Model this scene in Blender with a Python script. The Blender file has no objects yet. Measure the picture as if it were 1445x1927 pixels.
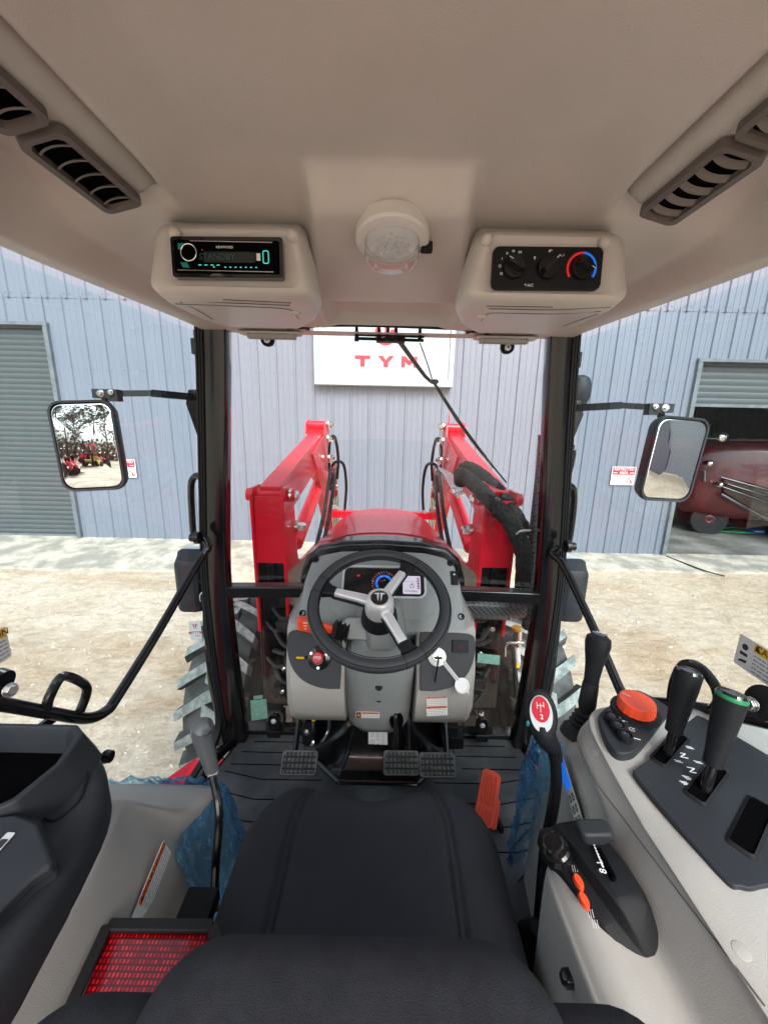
import bpy, bmesh, math, random
from mathutils import Vector, Matrix, noise
from mathutils.bvhtree import BVHTree
random.seed(7)
R = math.radians
GZ = -2.2                      # ground level; the camera is the origin
# ------------------------------------------------------------ camera, sky, sun
scene = bpy.context.scene
PITCH, ROLL = R(13.0), 0.021
cd = bpy.data.cameras.new('camera'); cam = bpy.data.objects.new('camera', cd)
scene.collection.objects.link(cam); scene.camera = cam
cd.sensor_fit = 'HORIZONTAL'; cd.sensor_width = 36; cd.lens = 18.0
cd.clip_start = 0.02; cd.clip_end = 2000
_X = Vector((1,0,0)); _U = Vector((0, math.sin(PITCH), math.cos(PITCH))); _F = Vector((0, math.cos(PITCH), -math.sin(PITCH)))
_r = _X*math.cos(ROLL) + _U*math.sin(ROLL); _u = -_X*math.sin(ROLL) + _U*math.cos(ROLL)
cam.matrix_world = Matrix(((_r.x,_u.x,-_F.x,0),(_r.y,_u.y,-_F.y,0),(_r.z,_u.z,-_F.z,0),(0,0,0,1)))

world = bpy.data.worlds.new("World"); scene.world = world; world.use_nodes = True
wn = world.node_tree; wn.nodes.clear()
sky = wn.nodes.new('ShaderNodeTexSky'); sky.sky_type = 'NISHITA'; sky.sun_disc = False
sky.sun_elevation = R(42); sky.sun_rotation = R(166); sky.dust_density = 4; sky.ozone_density = 1
hs = wn.nodes.new('ShaderNodeHueSaturation'); hs.inputs['Saturation'].default_value = 0.38
bg = wn.nodes.new('ShaderNodeBackground'); bg.inputs[1].default_value = 0.15
wo = wn.nodes.new('ShaderNodeOutputWorld')
wn.links.new(sky.outputs[0], hs.inputs['Color']); wn.links.new(hs.outputs[0], bg.inputs[0]); wn.links.new(bg.outputs[0], wo.inputs[0])
sd = bpy.data.lights.new('sun', 'SUN'); sd.energy = 1.3; sd.angle = R(30); sd.color = (1, .96, .9)
sun = bpy.data.objects.new('sun', sd); scene.collection.objects.link(sun)
# light comes from behind the camera, a little to the left
az = R(166); el = R(42)
sdir = Vector((math.sin(az)*math.cos(el), math.cos(az)*math.cos(el), math.sin(el)))
sun.rotation_euler = sdir.to_track_quat('Z', 'Y').to_euler()
scene.view_settings.view_transform = 'Standard'; scene.view_settings.look = 'None'
scene.view_settings.exposure = 1.38; scene.view_settings.gamma = 1
try:
    scene.cycles.max_bounces = 10; scene.cycles.transparent_max_bounces = 16
except Exception: pass

# ------------------------------------------------------------ sight lines of the photograph: a pixel plus one known coordinate gives a point
def P(px, py, X=None, Y=None, Z=None, d=None):
    a = (px-722.5)/722.5; b = (963.5-py)/722.5
    v = _F + _r*a + _u*b
    t = d if d is not None else (X/v.x if X is not None else (Y/v.y if Y is not None else Z/v.z))
    return v*t

# ------------------------------------------------------------ materials
MATS = {}
def mat(name, col, rough=.5, metal=0, bump=0, bscale=200, var=0, vscale=6, coat=0, spec=.5, var2=None, bdist=.002, emit=None, estr=0, ramp=(.4,.6), detail=4):
    m = bpy.data.materials.new(name); m.use_nodes = True; nt = m.node_tree
    b = nt.nodes['Principled BSDF']
    b.inputs['Base Color'].default_value = (*col, 1); b.inputs['Roughness'].default_value = rough
    b.inputs['Metallic'].default_value = metal; b.inputs['Specular IOR Level'].default_value = spec
    b.inputs['Coat Weight'].default_value = coat; b.inputs['Coat Roughness'].default_value = .06
    if emit: b.inputs['Emission Color'].default_value = (*emit, 1); b.inputs['Emission Strength'].default_value = estr
    tc = nt.nodes.new('ShaderNodeTexCoord')
    if var:
        n = nt.nodes.new('ShaderNodeTexNoise'); n.inputs['Scale'].default_value = vscale; n.inputs['Detail'].default_value = detail
        n.inputs['Roughness'].default_value = .6
        cr = nt.nodes.new('ShaderNodeValToRGB'); cr.color_ramp.elements[0].position = ramp[0]; cr.color_ramp.elements[1].position = ramp[1]
        c2 = var2 or tuple(min(1, c*(1+var)) for c in col)
        cr.color_ramp.elements[0].color = (*col, 1); cr.color_ramp.elements[1].color = (*c2, 1)
        nt.links.new(tc.outputs['Object'], n.inputs['Vector']); nt.links.new(n.outputs['Fac'], cr.inputs['Fac']); nt.links.new(cr.outputs['Color'], b.inputs['Base Color'])
        mr = nt.nodes.new('ShaderNodeMapRange'); mr.inputs['To Min'].default_value = max(0,rough-.07); mr.inputs['To Max'].default_value = min(1,rough+.1)
        nt.links.new(n.outputs['Fac'], mr.inputs['Value']); nt.links.new(mr.outputs[0], b.inputs['Roughness'])
    if bump:
        n2 = nt.nodes.new('ShaderNodeTexNoise'); n2.inputs['Scale'].default_value = bscale; n2.inputs['Detail'].default_value = 3
        bp = nt.nodes.new('ShaderNodeBump'); bp.inputs['Strength'].default_value = bump; bp.inputs['Distance'].default_value = bdist
        nt.links.new(tc.outputs['Object'], n2.inputs['Vector']); nt.links.new(n2.outputs['Fac'], bp.inputs['Height']); nt.links.new(bp.outputs[0], b.inputs['Normal'])
    MATS[name] = m
    return m
liner   = mat('headliner_plastic', (.50,.475,.45), .42, bump=.3, bscale=600, var=.06, vscale=5)
beige   = mat('beige_plastic', (.36,.35,.33), .48, bump=.25, bscale=700, var=.06, vscale=7)
dgrey   = mat('dash_grey_plastic', (.225,.245,.242), .46, bump=.2, bscale=900, var=.07, vscale=8)
dark    = mat('dark_plastic', (.009,.010,.012), .5, spec=.2, bump=.25, bscale=1200, var=.25, vscale=10)
dark2   = mat('soft_dark_plastic', (.022,.025,.030), .48, spec=.3, bump=.25, bscale=1200, var=.2, vscale=10)
ventm   = mat('vent_brown_plastic', (.115,.098,.09), .5, bump=.2, bscale=900)
gblack  = mat('gloss_black_paint', (.006,.006,.007), .16, coat=.25, spec=.35, bump=.08, bscale=60, var=.5, vscale=20)
black   = mat('black_and_shade', (.002,.002,.0025), .9, spec=.02)  # matt black parts, and the shade painted into vents, slots and the bin
rubber  = mat('black_rubber', (.012,.013,.014), .55, spec=.3, bump=.3, bscale=500)
matm    = mat('floor_mat_rubber', (.050,.056,.062), .5, bump=.5, bscale=300, var=1, vscale=4, var2=(.19,.195,.19), ramp=(.46,.78), detail=9)
fabric  = mat('seat_fabric', (.024,.026,.032), .92, bump=.5, bscale=900, var=.25, vscale=60, spec=.25)
leath   = mat('seat_vinyl', (.019,.021,.027), .65, spec=.25, bump=.5, bscale=1500, var=.2, vscale=12)
redp    = mat('red_paint', (.72,.008,.030), .30, coat=.22, spec=.35, var=.06, vscale=3)
dred    = mat('old_red_paint', (.065,.002,.004), .35, coat=.3, var=.4, vscale=6)
orange  = mat('orange_plastic', (.85,.075,.02), .42, bump=.15, bscale=600)
chrome  = mat('zinc_metal', (.72,.72,.70), .22, metal=1, var=.1, vscale=40)
alu     = mat('brushed_aluminium', (.78,.79,.80), .38, metal=.55, bump=.1, bscale=400)
white   = mat('white_plastic', (.72,.74,.74), .45)
print_w = mat('white_print', (.75,.76,.76), .6)
paper   = mat('sticker_white', (.72,.73,.72), .4)
s_or    = mat('sticker_orange', (.80,.18,.04), .4)
s_ye    = mat('sticker_yellow', (.80,.50,.02), .4)
ink     = mat('sticker_ink', (.02,.02,.022), .5)
finep   = mat('fine_print', (.22,.23,.25), .5)
s_red   = mat('sign_red', (.50,.01,.03), .4)
teal    = mat('teal_plastic', (.01,.17,.14), .4, emit=(.02,.6,.45), estr=.02)
tealon  = mat('teal_backlight', (.01,.2,.15), .4, emit=(.05,.75,.6), estr=.45)
lcdtxt  = mat('dim_lcd_text', (.01,.04,.035), .4, emit=(.05,.4,.35), estr=.01)
blue    = mat('blue_print', (.01,.10,.55), .4, emit=(.01,.16,.7), estr=.3)  # ink with a faint glow put into its colour
redpr   = mat('red_print', (.65,.01,.02), .4, emit=(.7,.02,.02), estr=.15)  # printed red given a little glow of its own
green   = mat('green_plastic', (.01,.22,.08), .35)
yellow  = mat('yellow_plastic', (.75,.45,.01), .45)
lcd     = mat('lcd_screen', (.42,.38,.46), .25, emit=(.6,.55,.66), estr=.25)
tyre    = mat('tyre_rubber', (.035,.038,.037), .8, bump=.6, bscale=60, var=1, vscale=9, var2=(.085,.09,.088))
lugtop  = mat('dusty_tread', (.15,.175,.17), .9, bump=.8, bscale=120, var=1, vscale=22, var2=(.30,.33,.32), detail=8)
engine  = mat('dirty_engine_metal', (.015,.015,.016), .5, bump=.4, bscale=60, var=1, vscale=14, var2=(.07,.055,.045), ramp=(.5,.75))
bglass  = mat('black_display_glass', (.006,.006,.008), .08, coat=1)
hosefab = mat('hose_sleeve_fabric', (.012,.013,.014), .8, bump=1, bscale=90, bdist=.006)
dchrome = mat('dim_chrome', (.10,.10,.11), .25, metal=1)
gtag    = mat('green_tag', (.16,.32,.26), .5, var=.3, vscale=60)
silver  = mat('silver_ring', (.62,.66,.68), .35, metal=.2)

def node_mat(name):
    m = bpy.data.materials.new(name); m.use_nodes = True; nt = m.node_tree; nt.nodes.clear()
    return m, nt, nt.nodes.new('ShaderNodeOutputMaterial')
def glass_mat(name, tint=(.93,.955,.955), k=1.0, dust=.05, dscale=120, ior=1.45):
    m, nt, out = node_mat(name)
    tr = nt.nodes.new('ShaderNodeBsdfTransparent'); tr.inputs[0].default_value = (*tint,1)
    gl = nt.nodes.new('ShaderNodeBsdfGlossy'); gl.inputs['Roughness'].default_value = .0
    lw = nt.nodes.new('ShaderNodeLayerWeight'); lw.inputs[0].default_value = .5
    pw = nt.nodes.new('ShaderNodeMath'); pw.operation = 'POWER'; pw.inputs[1].default_value = 5
    fr = nt.nodes.new('ShaderNodeMath'); fr.operation = 'MULTIPLY_ADD'; fr.inputs[1].default_value = .85; fr.inputs[2].default_value = .06
    nt.links.new(lw.outputs['Facing'], pw.inputs[0]); nt.links.new(pw.outputs[0], fr.inputs[0])
    mu = nt.nodes.new('ShaderNodeMath'); mu.operation = 'MULTIPLY'; mu.inputs[1].default_value = k
    mx = nt.nodes.new('ShaderNodeMixShader')
    df = nt.nodes.new('ShaderNodeBsdfDiffuse'); df.inputs[0].default_value = (.6,.6,.58,1)
    tc = nt.nodes.new('ShaderNodeTexCoord')
    n = nt.nodes.new('ShaderNodeTexNoise'); n.inputs['Scale'].default_value = dscale; n.inputs['Detail'].default_value = 2
    n3 = nt.nodes.new('ShaderNodeTexNoise'); n3.inputs['Scale'].default_value = 3
    ad = nt.nodes.new('ShaderNodeMath'); ad.operation = 'MULTIPLY'
    cr = nt.nodes.new('ShaderNodeMapRange'); cr.inputs['From Min'].default_value = .36; cr.inputs['From Max'].default_value = .46; cr.inputs['To Max'].default_value = dust
    mx2 = nt.nodes.new('ShaderNodeMixShader')
    L = nt.links.new
    L(tc.outputs['Object'], n.inputs['Vector']); L(tc.outputs['Object'], n3.inputs['Vector'])
    L(n.outputs['Fac'], ad.inputs[0]); L(n3.outputs['Fac'], ad.inputs[1])
    a2 = nt.nodes.new('ShaderNodeMath'); a2.operation='MULTIPLY'; a2.inputs[1].default_value = 1.25; L(ad.outputs[0], a2.inputs[0]); L(a2.outputs[0], cr.inputs['Value'])
    L(fr.outputs[0], mu.inputs[0]); L(mu.outputs[0], mx.inputs[0]); L(tr.outputs[0], mx.inputs[1]); L(gl.outputs[0], mx.inputs[2])
    L(cr.outputs[0], mx2.inputs[0]); L(mx.outputs[0], mx2.inputs[1]); L(df.outputs[0], mx2.inputs[2]); L(mx2.outputs[0], out.inputs[0])
    return m
wglass = glass_mat('windscreen_glass', dust=.05, k=.6)
dglass = glass_mat('door_glass', tint=(.80,.93,.97), dust=.05, k=.9)
lensg  = glass_mat('clear_lens', tint=(.95,.95,.96), dust=.04, dscale=300, k=2.0)

def film_mat():
    m, nt, out = node_mat('blue_film')
    tr = nt.nodes.new('ShaderNodeBsdfTransparent'); tr.inputs[0].default_value = (.62,.84,1,1)
    b = nt.nodes.new('ShaderNodeBsdfPrincipled'); b.inputs['Base Color'].default_value = (.20,.58,.95,1); b.inputs['Roughness'].default_value = .12; b.inputs['Coat Weight'].default_value = 1
    n = nt.nodes.new('ShaderNodeTexNoise'); n.inputs['Scale'].default_value = 11; n.inputs['Detail'].default_value = 5; n.inputs['Distortion'].default_value = 2.5
    tc = nt.nodes.new('ShaderNodeTexCoord'); mp = nt.nodes.new('ShaderNodeMapping'); mp.inputs['Scale'].default_value = (3,1.6,1)
    bp = nt.nodes.new('ShaderNodeBump'); bp.inputs['Strength'].default_value = 1; bp.inputs['Distance'].default_value = .07
    mr = nt.nodes.new('ShaderNodeMapRange'); mr.inputs['From Min'].default_value=.35; mr.inputs['From Max'].default_value=.65; mr.inputs['To Min'].default_value=.10; mr.inputs['To Max'].default_value=.52
    mx = nt.nodes.new('ShaderNodeMixShader'); L = nt.links.new
    L(tc.outputs['Object'], mp.inputs[0]); L(mp.outputs[0], n.inputs['Vector']); L(n.outputs['Fac'], bp.inputs['Height']); L(bp.outputs[0], b.inputs['Normal'])
    L(n.outputs['Fac'], mr.inputs['Value']); L(mr.outputs[0], mx.inputs[0]); L(tr.outputs[0], mx.inputs[1]); L(b.outputs[0], mx.inputs[2]); L(mx.outputs[0], out.inputs[0])
    return m
film = film_mat()

def mesh_screen_mat(name, scale=90):
    # perforated sheet: dark dots in rows, painting the shade inside round holes
    m, nt, out = node_mat(name); L = nt.links.new
    b = nt.nodes.new('ShaderNodeBsdfPrincipled'); b.inputs['Roughness'].default_value = .3
    tc = nt.nodes.new('ShaderNodeTexCoord'); v = nt.nodes.new('ShaderNodeTexVoronoi'); v.inputs['Scale'].default_value = scale; v.inputs['Randomness'].default_value = 0.0
    mp = nt.nodes.new('ShaderNodeMapping'); mp.inputs['Rotation'].default_value = (0,R(45),R(45))
    cr = nt.nodes.new('ShaderNodeValToRGB'); cr.color_ramp.elements[0].position=.33; cr.color_ramp.elements[1].position=.38
    cr.color_ramp.elements[0].color=(.003,.003,.003,1); cr.color_ramp.elements[1].color=(.13,.13,.14,1)
    L(tc.outputs['Object'], mp.inputs[0]); L(mp.outputs[0], v.inputs['Vector']); L(v.outputs['Distance'], cr.inputs[0]); L(cr.outputs[0], b.inputs['Base Color']); L(b.outputs[0], out.inputs[0])
    return m
perf = mesh_screen_mat('perforated_heat_shield')

def reflector_mat():
    m, nt, out = node_mat('red_reflector'); L = nt.links.new
    b = nt.nodes.new('ShaderNodeBsdfPrincipled'); b.inputs['Roughness'].default_value = .15; b.inputs['Coat Weight'].default_value = .5
    tc = nt.nodes.new('ShaderNodeTexCoord'); br = nt.nodes.new('ShaderNodeTexBrick'); br.inputs['Scale'].default_value = 60
    br.inputs['Color1'].default_value=(.80,.015,.012,1); br.inputs['Color2'].default_value=(.22,.002,.004,1); br.inputs['Mortar'].default_value=(.10,.0,.004,1)
    br.inputs['Mortar Size'].default_value=.09; br.offset=0; br.inputs['Brick Width'].default_value=.34; br.inputs['Row Height'].default_value=.42
    L(tc.outputs['Object'], br.inputs['Vector']); L(br.outputs['Color'], b.inputs['Base Color']); L(b.outputs[0], out.inputs[0])
    return m
reflm = reflector_mat()

# ------------------------------------------------------------ mesh collector
COL = scene.collection
WLOC = {}
def _link(o, parent, loc):
    COL.objects.link(o); o.location = loc - (WLOC[parent.name] if parent else Vector())
    if parent: o.parent = parent
    WLOC[o.name] = loc.copy()
def tag(o, label=None, cat=None, group=None, kind=None):
    for k, v in (('label',label),('category',cat),('group',group),('kind',kind)):
        if v: o[k] = v
    return o
def empty(name, loc, label, cat, group=None):
    o = bpy.data.objects.new(name, None); o.empty_display_size = .2; _link(o, None, Vector(loc)); return tag(o, label, cat, group)
def fr(o, x, y):
    """frame with origin o, local x along x, local y near y"""
    x = Vector(x).normalized(); z = x.cross(Vector(y)).normalized(); y = z.cross(x)
    o = Vector(o)
    return Matrix(((x.x,y.x,z.x,o.x),(x.y,y.y,z.y,o.y),(x.z,y.z,z.z,o.z),(0,0,0,1)))
def rrect(w, h, r, n=5, cx=0, cy=0):
    pts = []
    for (sx, sy, a0) in ((1,1,0),(-1,1,90),(-1,-1,180),(1,-1,270)):
        for i in range(n+1):
            a = R(a0+90*i/n); pts.append((cx+sx*(w/2-r)+r*math.cos(a), cy+sy*(h/2-r)+r*math.sin(a)))
    return pts
def circ(r, n=24, cx=0, cy=0, ry=None):
    return [(cx+r*math.cos(2*math.pi*i/n), cy+(ry or r)*math.sin(2*math.pi*i/n)) for i in range(n)]
def cat(pts, n=6, closed=False):
    pts = [Vector(p) for p in pts]
    if n <= 1 or len(pts) < 3: return pts
    out = []; N = len(pts)
    for i in range(N if closed else N-1):
        p0 = pts[(i-1) % N] if closed or i > 0 else pts[0]*2-pts[1]
        p1 = pts[i]; p2 = pts[(i+1) % N]
        p3 = pts[(i+2) % N] if closed or i+2 < N else pts[-1]*2-pts[-2]
        for j in range(n):
            t = j/n
            out.append(.5*((2*p1)+(p2-p0)*t+(2*p0-5*p1+4*p2-p3)*t*t+(3*p1-p0-3*p2+p3)*t**3))
    if not closed: out.append(pts[-1])
    return out
def sm(a, b, t):
    t = max(0, min(1, (t-a)/(b-a))); return t*t*(3-2*t)
_font_cache = {}
def text_geo(s):
    if s not in _font_cache:
        cu = bpy.data.curves.new('t', 'FONT'); cu.body = s; cu.size = 1; cu.align_x = 'CENTER'; cu.align_y = 'CENTER'; cu.resolution_u = 3; cu.offset = .012
        o = bpy.data.objects.new('t', cu); COL.objects.link(o)
        dg = bpy.context.evaluated_depsgraph_get(); me = bpy.data.meshes.new_from_object(o.evaluated_get(dg))
        _font_cache[s] = ([v.co.copy() for v in me.vertices], [list(p.vertices) for p in me.polygons])
        bpy.data.objects.remove(o); bpy.data.curves.remove(cu); bpy.data.meshes.remove(me)
    return _font_cache[s]

class G:
    def __init__(s, m=None): s.v=[]; s.f=[]; s.m=[]; s.mats=[]; s.cur=0; (s.mat(m) if m else None)
    def mat(s, m):
        if m not in s.mats: s.mats.append(m)
        s.cur = s.mats.index(m); return s
    def add(s, vs, fs, M=None):
        n = len(s.v); s.v += [(M @ Vector(p)) if M else Vector(p) for p in vs]
        for f in fs: s.f.append([i+n for i in f]); s.m.append(s.cur)
        return s
    def box(s, c, d, Rm=None):
        x,y,z = d[0]/2,d[1]/2,d[2]/2
        vs = [Vector((a*x,b*y,e*z)) for e in (-1,1) for b in (-1,1) for a in (-1,1)]
        if Rm: vs = [Rm @ q for q in vs]
        return s.add([q+Vector(c) for q in vs], [(0,2,3,1),(4,5,7,6),(0,1,5,4),(2,6,7,3),(0,4,6,2),(1,3,7,5)])
    def bar(s, a, b, w, h, up=(0,0,1)):
        a=Vector(a); b=Vector(b); M = fr(a, b-a, up); L=(b-a).length
        return s.add([(x,y*w/2,z*h/2) for x in (0,L) for y in (-1,1) for z in (-1,1)], [(0,1,3,2),(4,6,7,5),(0,4,5,1),(2,3,7,6),(0,2,6,4),(1,5,7,3)], M)
    def prism(s, pts, M, t, z0=0, scale=1):
        n = len(pts)
        vs = [(p[0],p[1],z0) for p in pts] + [(p[0]*scale,p[1]*scale,z0+t) for p in pts]
        if t == 0: return s.add(vs[:n], [list(range(n))], M)
        fs = [list(range(n))[::-1], list(range(n,2*n))] + [(i,(i+1)%n,n+(i+1)%n,n+i) for i in range(n)]
        return s.add(vs, fs, M)
    def tube(s, pts, r, n=10, closed=False, k=6, cap=True, sy=1):
        N0 = len(pts); P_ = cat(pts, k, closed); N = len(P_)
        if isinstance(r,(list,tuple)):
            rr = [r[min(len(r)-1,int(i*(N0-1)/(max(1,N-1))))]*(1-((i*(N0-1)/(max(1,N-1)))%1)) + r[min(len(r)-1,int(i*(N0-1)/(max(1,N-1)))+1)]*((i*(N0-1)/(max(1,N-1)))%1) for i in range(N)]
        else: rr = [r]*N
        T = [((P_[(i+1)%N]-P_[i-1]) if closed or 0<i<N-1 else (P_[1]-P_[0] if i==0 else P_[-1]-P_[-2])).normalized() for i in range(N)]
        u = T[0].orthogonal().normalized(); vs=[]; 
        for i in range(N):
            u = (u - T[i]*u.dot(T[i])).normalized(); w = T[i].cross(u)
            for j in range(n):
                a = 2*math.pi*j/n; vs.append(P_[i]+u*math.cos(a)*rr[i]+w*math.sin(a)*rr[i]*sy)
        fs = []
        for i in range(N if closed else N-1):
            for j in range(n):
                a=i*n+j; b=i*n+(j+1)%n; c=((i+1)%N)*n+(j+1)%n; d=((i+1)%N)*n+j; fs.append((a,b,c,d))
        if cap and not closed: fs += [list(range(n))[::-1], list(range((N-1)*n,N*n))]
        return s.add(vs, fs)
    def sweep(s, pts, prof, up=(0,0,1), k=6):
        """rectangular-ish profile [(a,b)] swept; a along side, b along up"""
        P_ = cat(pts, k); N=len(P_); n=len(prof); vs=[]
        for i in range(N):
            T = (P_[min(i+1,N-1)]-P_[max(i-1,0)]).normalized(); sd_=T.cross(Vector(up)).normalized(); uu=sd_.cross(T)
            vs += [P_[i]+sd_*a+uu*b for a,b in prof]
        fs=[(i*n+j,i*n+(j+1)%n,(i+1)*n+(j+1)%n,(i+1)*n+j) for i in range(N-1) for j in range(n)]
        fs += [list(range(n))[::-1], list(range((N-1)*n,N*n))]
        return s.add(vs, fs)
    def lathe(s, prof, M, n=24, sy=1):
        vs=[]; fs=[]; m=len(prof)
        for r,z in prof: vs += [(r*math.cos(2*math.pi*j/n), sy*r*math.sin(2*math.pi*j/n), z) for j in range(n)]
        for i in range(m-1):
            for j in range(n): fs.append((i*n+j,i*n+(j+1)%n,(i+1)*n+(j+1)%n,(i+1)*n+j))
        if prof[0][0]>1e-5: fs.append(list(range(n))[::-1])
        if prof[-1][0]>1e-5: fs.append(list(range((m-1)*n,m*n)))
        return s.add(vs, fs, M)
    def ball(s, c, r, n=14, sc=(1,1,1)):
        pr=[(max(1e-6,math.sin(math.pi*i/n))*r, -math.cos(math.pi*i/n)*r) for i in range(n+1)]
        return s.lathe(pr, Matrix.Translation(Vector(c)) @ Matrix.Diagonal((*sc,1)), n*2)
    def loft(s, rings, cap=True, closed=True, M=None):
        n=len(rings[0]); vs=[p for r_ in rings for p in r_]; fs=[]
        for i in range(len(rings)-1):
            for j in range(n if closed else n-1): fs.append((i*n+j,i*n+(j+1)%n,(i+1)*n+(j+1)%n,(i+1)*n+j))
        if cap and closed: fs += [list(range(n))[::-1], list(range((len(rings)-1)*n,len(rings)*n))]
        return s.add(vs, fs, M)
    def sheet(s, fn, us, vs_): return s.loft([[fn(u,v) for v in vs_] for u in us], closed=False)
    def text(s, t, M, size, z=.0006, sx=1, mir=False):
        vs, fs = text_geo(t)
        return s.add([(p.x*size*sx*(-1 if mir else 1), p.y*size, z) for p in vs], fs, M)
    def hexbolt(s, c, ax, r, h, washer=True):
        ax=Vector(ax).normalized(); M=fr(c, ax.orthogonal(), ax.cross(ax.orthogonal()))
        if washer: s.lathe([(r*1.35,0),(r*1.35,h*.2),(0.00001,h*.2)], M, 18)
        s.lathe([(r,h*.2),(r,h*.9),(r*.85,h),(.00001,h)], M, 6); return s
    def done(s, name, parent=None, bevel=0, seg=2, ang=32, sub=0, solid=0, label=None, smooth=True, wn_=True, bang=32):
        me = bpy.data.meshes.new(name); GEO[name]=(list(s.v),list(s.f)); BVHS.pop(name,None)
        c = Vector()
        if s.v:
            lo = Vector([min(p[i] for p in s.v) for i in range(3)]); hi = Vector([max(p[i] for p in s.v) for i in range(3)]); c=(lo+hi)/2
            if parent is None: c.z = lo.z
        me.from_pydata([p-c for p in s.v], [], s.f)
        for m_ in s.mats: me.materials.append(m_)
        me.polygons.foreach_set('material_index', s.m)
        bm = bmesh.new(); bm.from_mesh(me); bmesh.ops.recalc_face_normals(bm, faces=bm.faces)
        for f in bm.faces: f.smooth = smooth
        if not bevel and not sub:
            for e in bm.edges:
                if len(e.link_faces)==2 and e.calc_face_angle(0) > R(ang): e.smooth=False
        bm.to_mesh(me); bm.free()
        o = bpy.data.objects.new(name, me); _link(o, parent, c)
        if solid:
            md=o.modifiers.new('solid','SOLIDIFY'); md.thickness=solid; md.offset=0
        if bevel:
            md=o.modifiers.new('bevel','BEVEL'); md.width=bevel; md.segments=seg; md.limit_method='ANGLE'; md.angle_limit=R(bang); md.harden_normals=True
        if sub:
            md=o.modifiers.new('sub','SUBSURF'); md.levels=sub; md.render_levels=sub
        if label: o['label']=label
        return o
def bvh(obj_geo): return BVHTree.FromPolygons(obj_geo[0], obj_geo[1])
GEO = {}
def hit(key, px, py, off=0.0):
    """where the sight line of a pixel meets a surface already built"""
    if key not in GEO: return None
    v=P(px,py,d=1.0).normalized(); h=BVHS.setdefault(key,bvh(GEO[key])).ray_cast(Vector(),v)
    if h[0] is None: return None
    n=h[1]; n=-n if n.dot(v)>0 else n
    return h[0]+n*off, n
BVHS = {}
def mx(p): return Vector((-p[0],p[1],p[2]))
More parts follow.
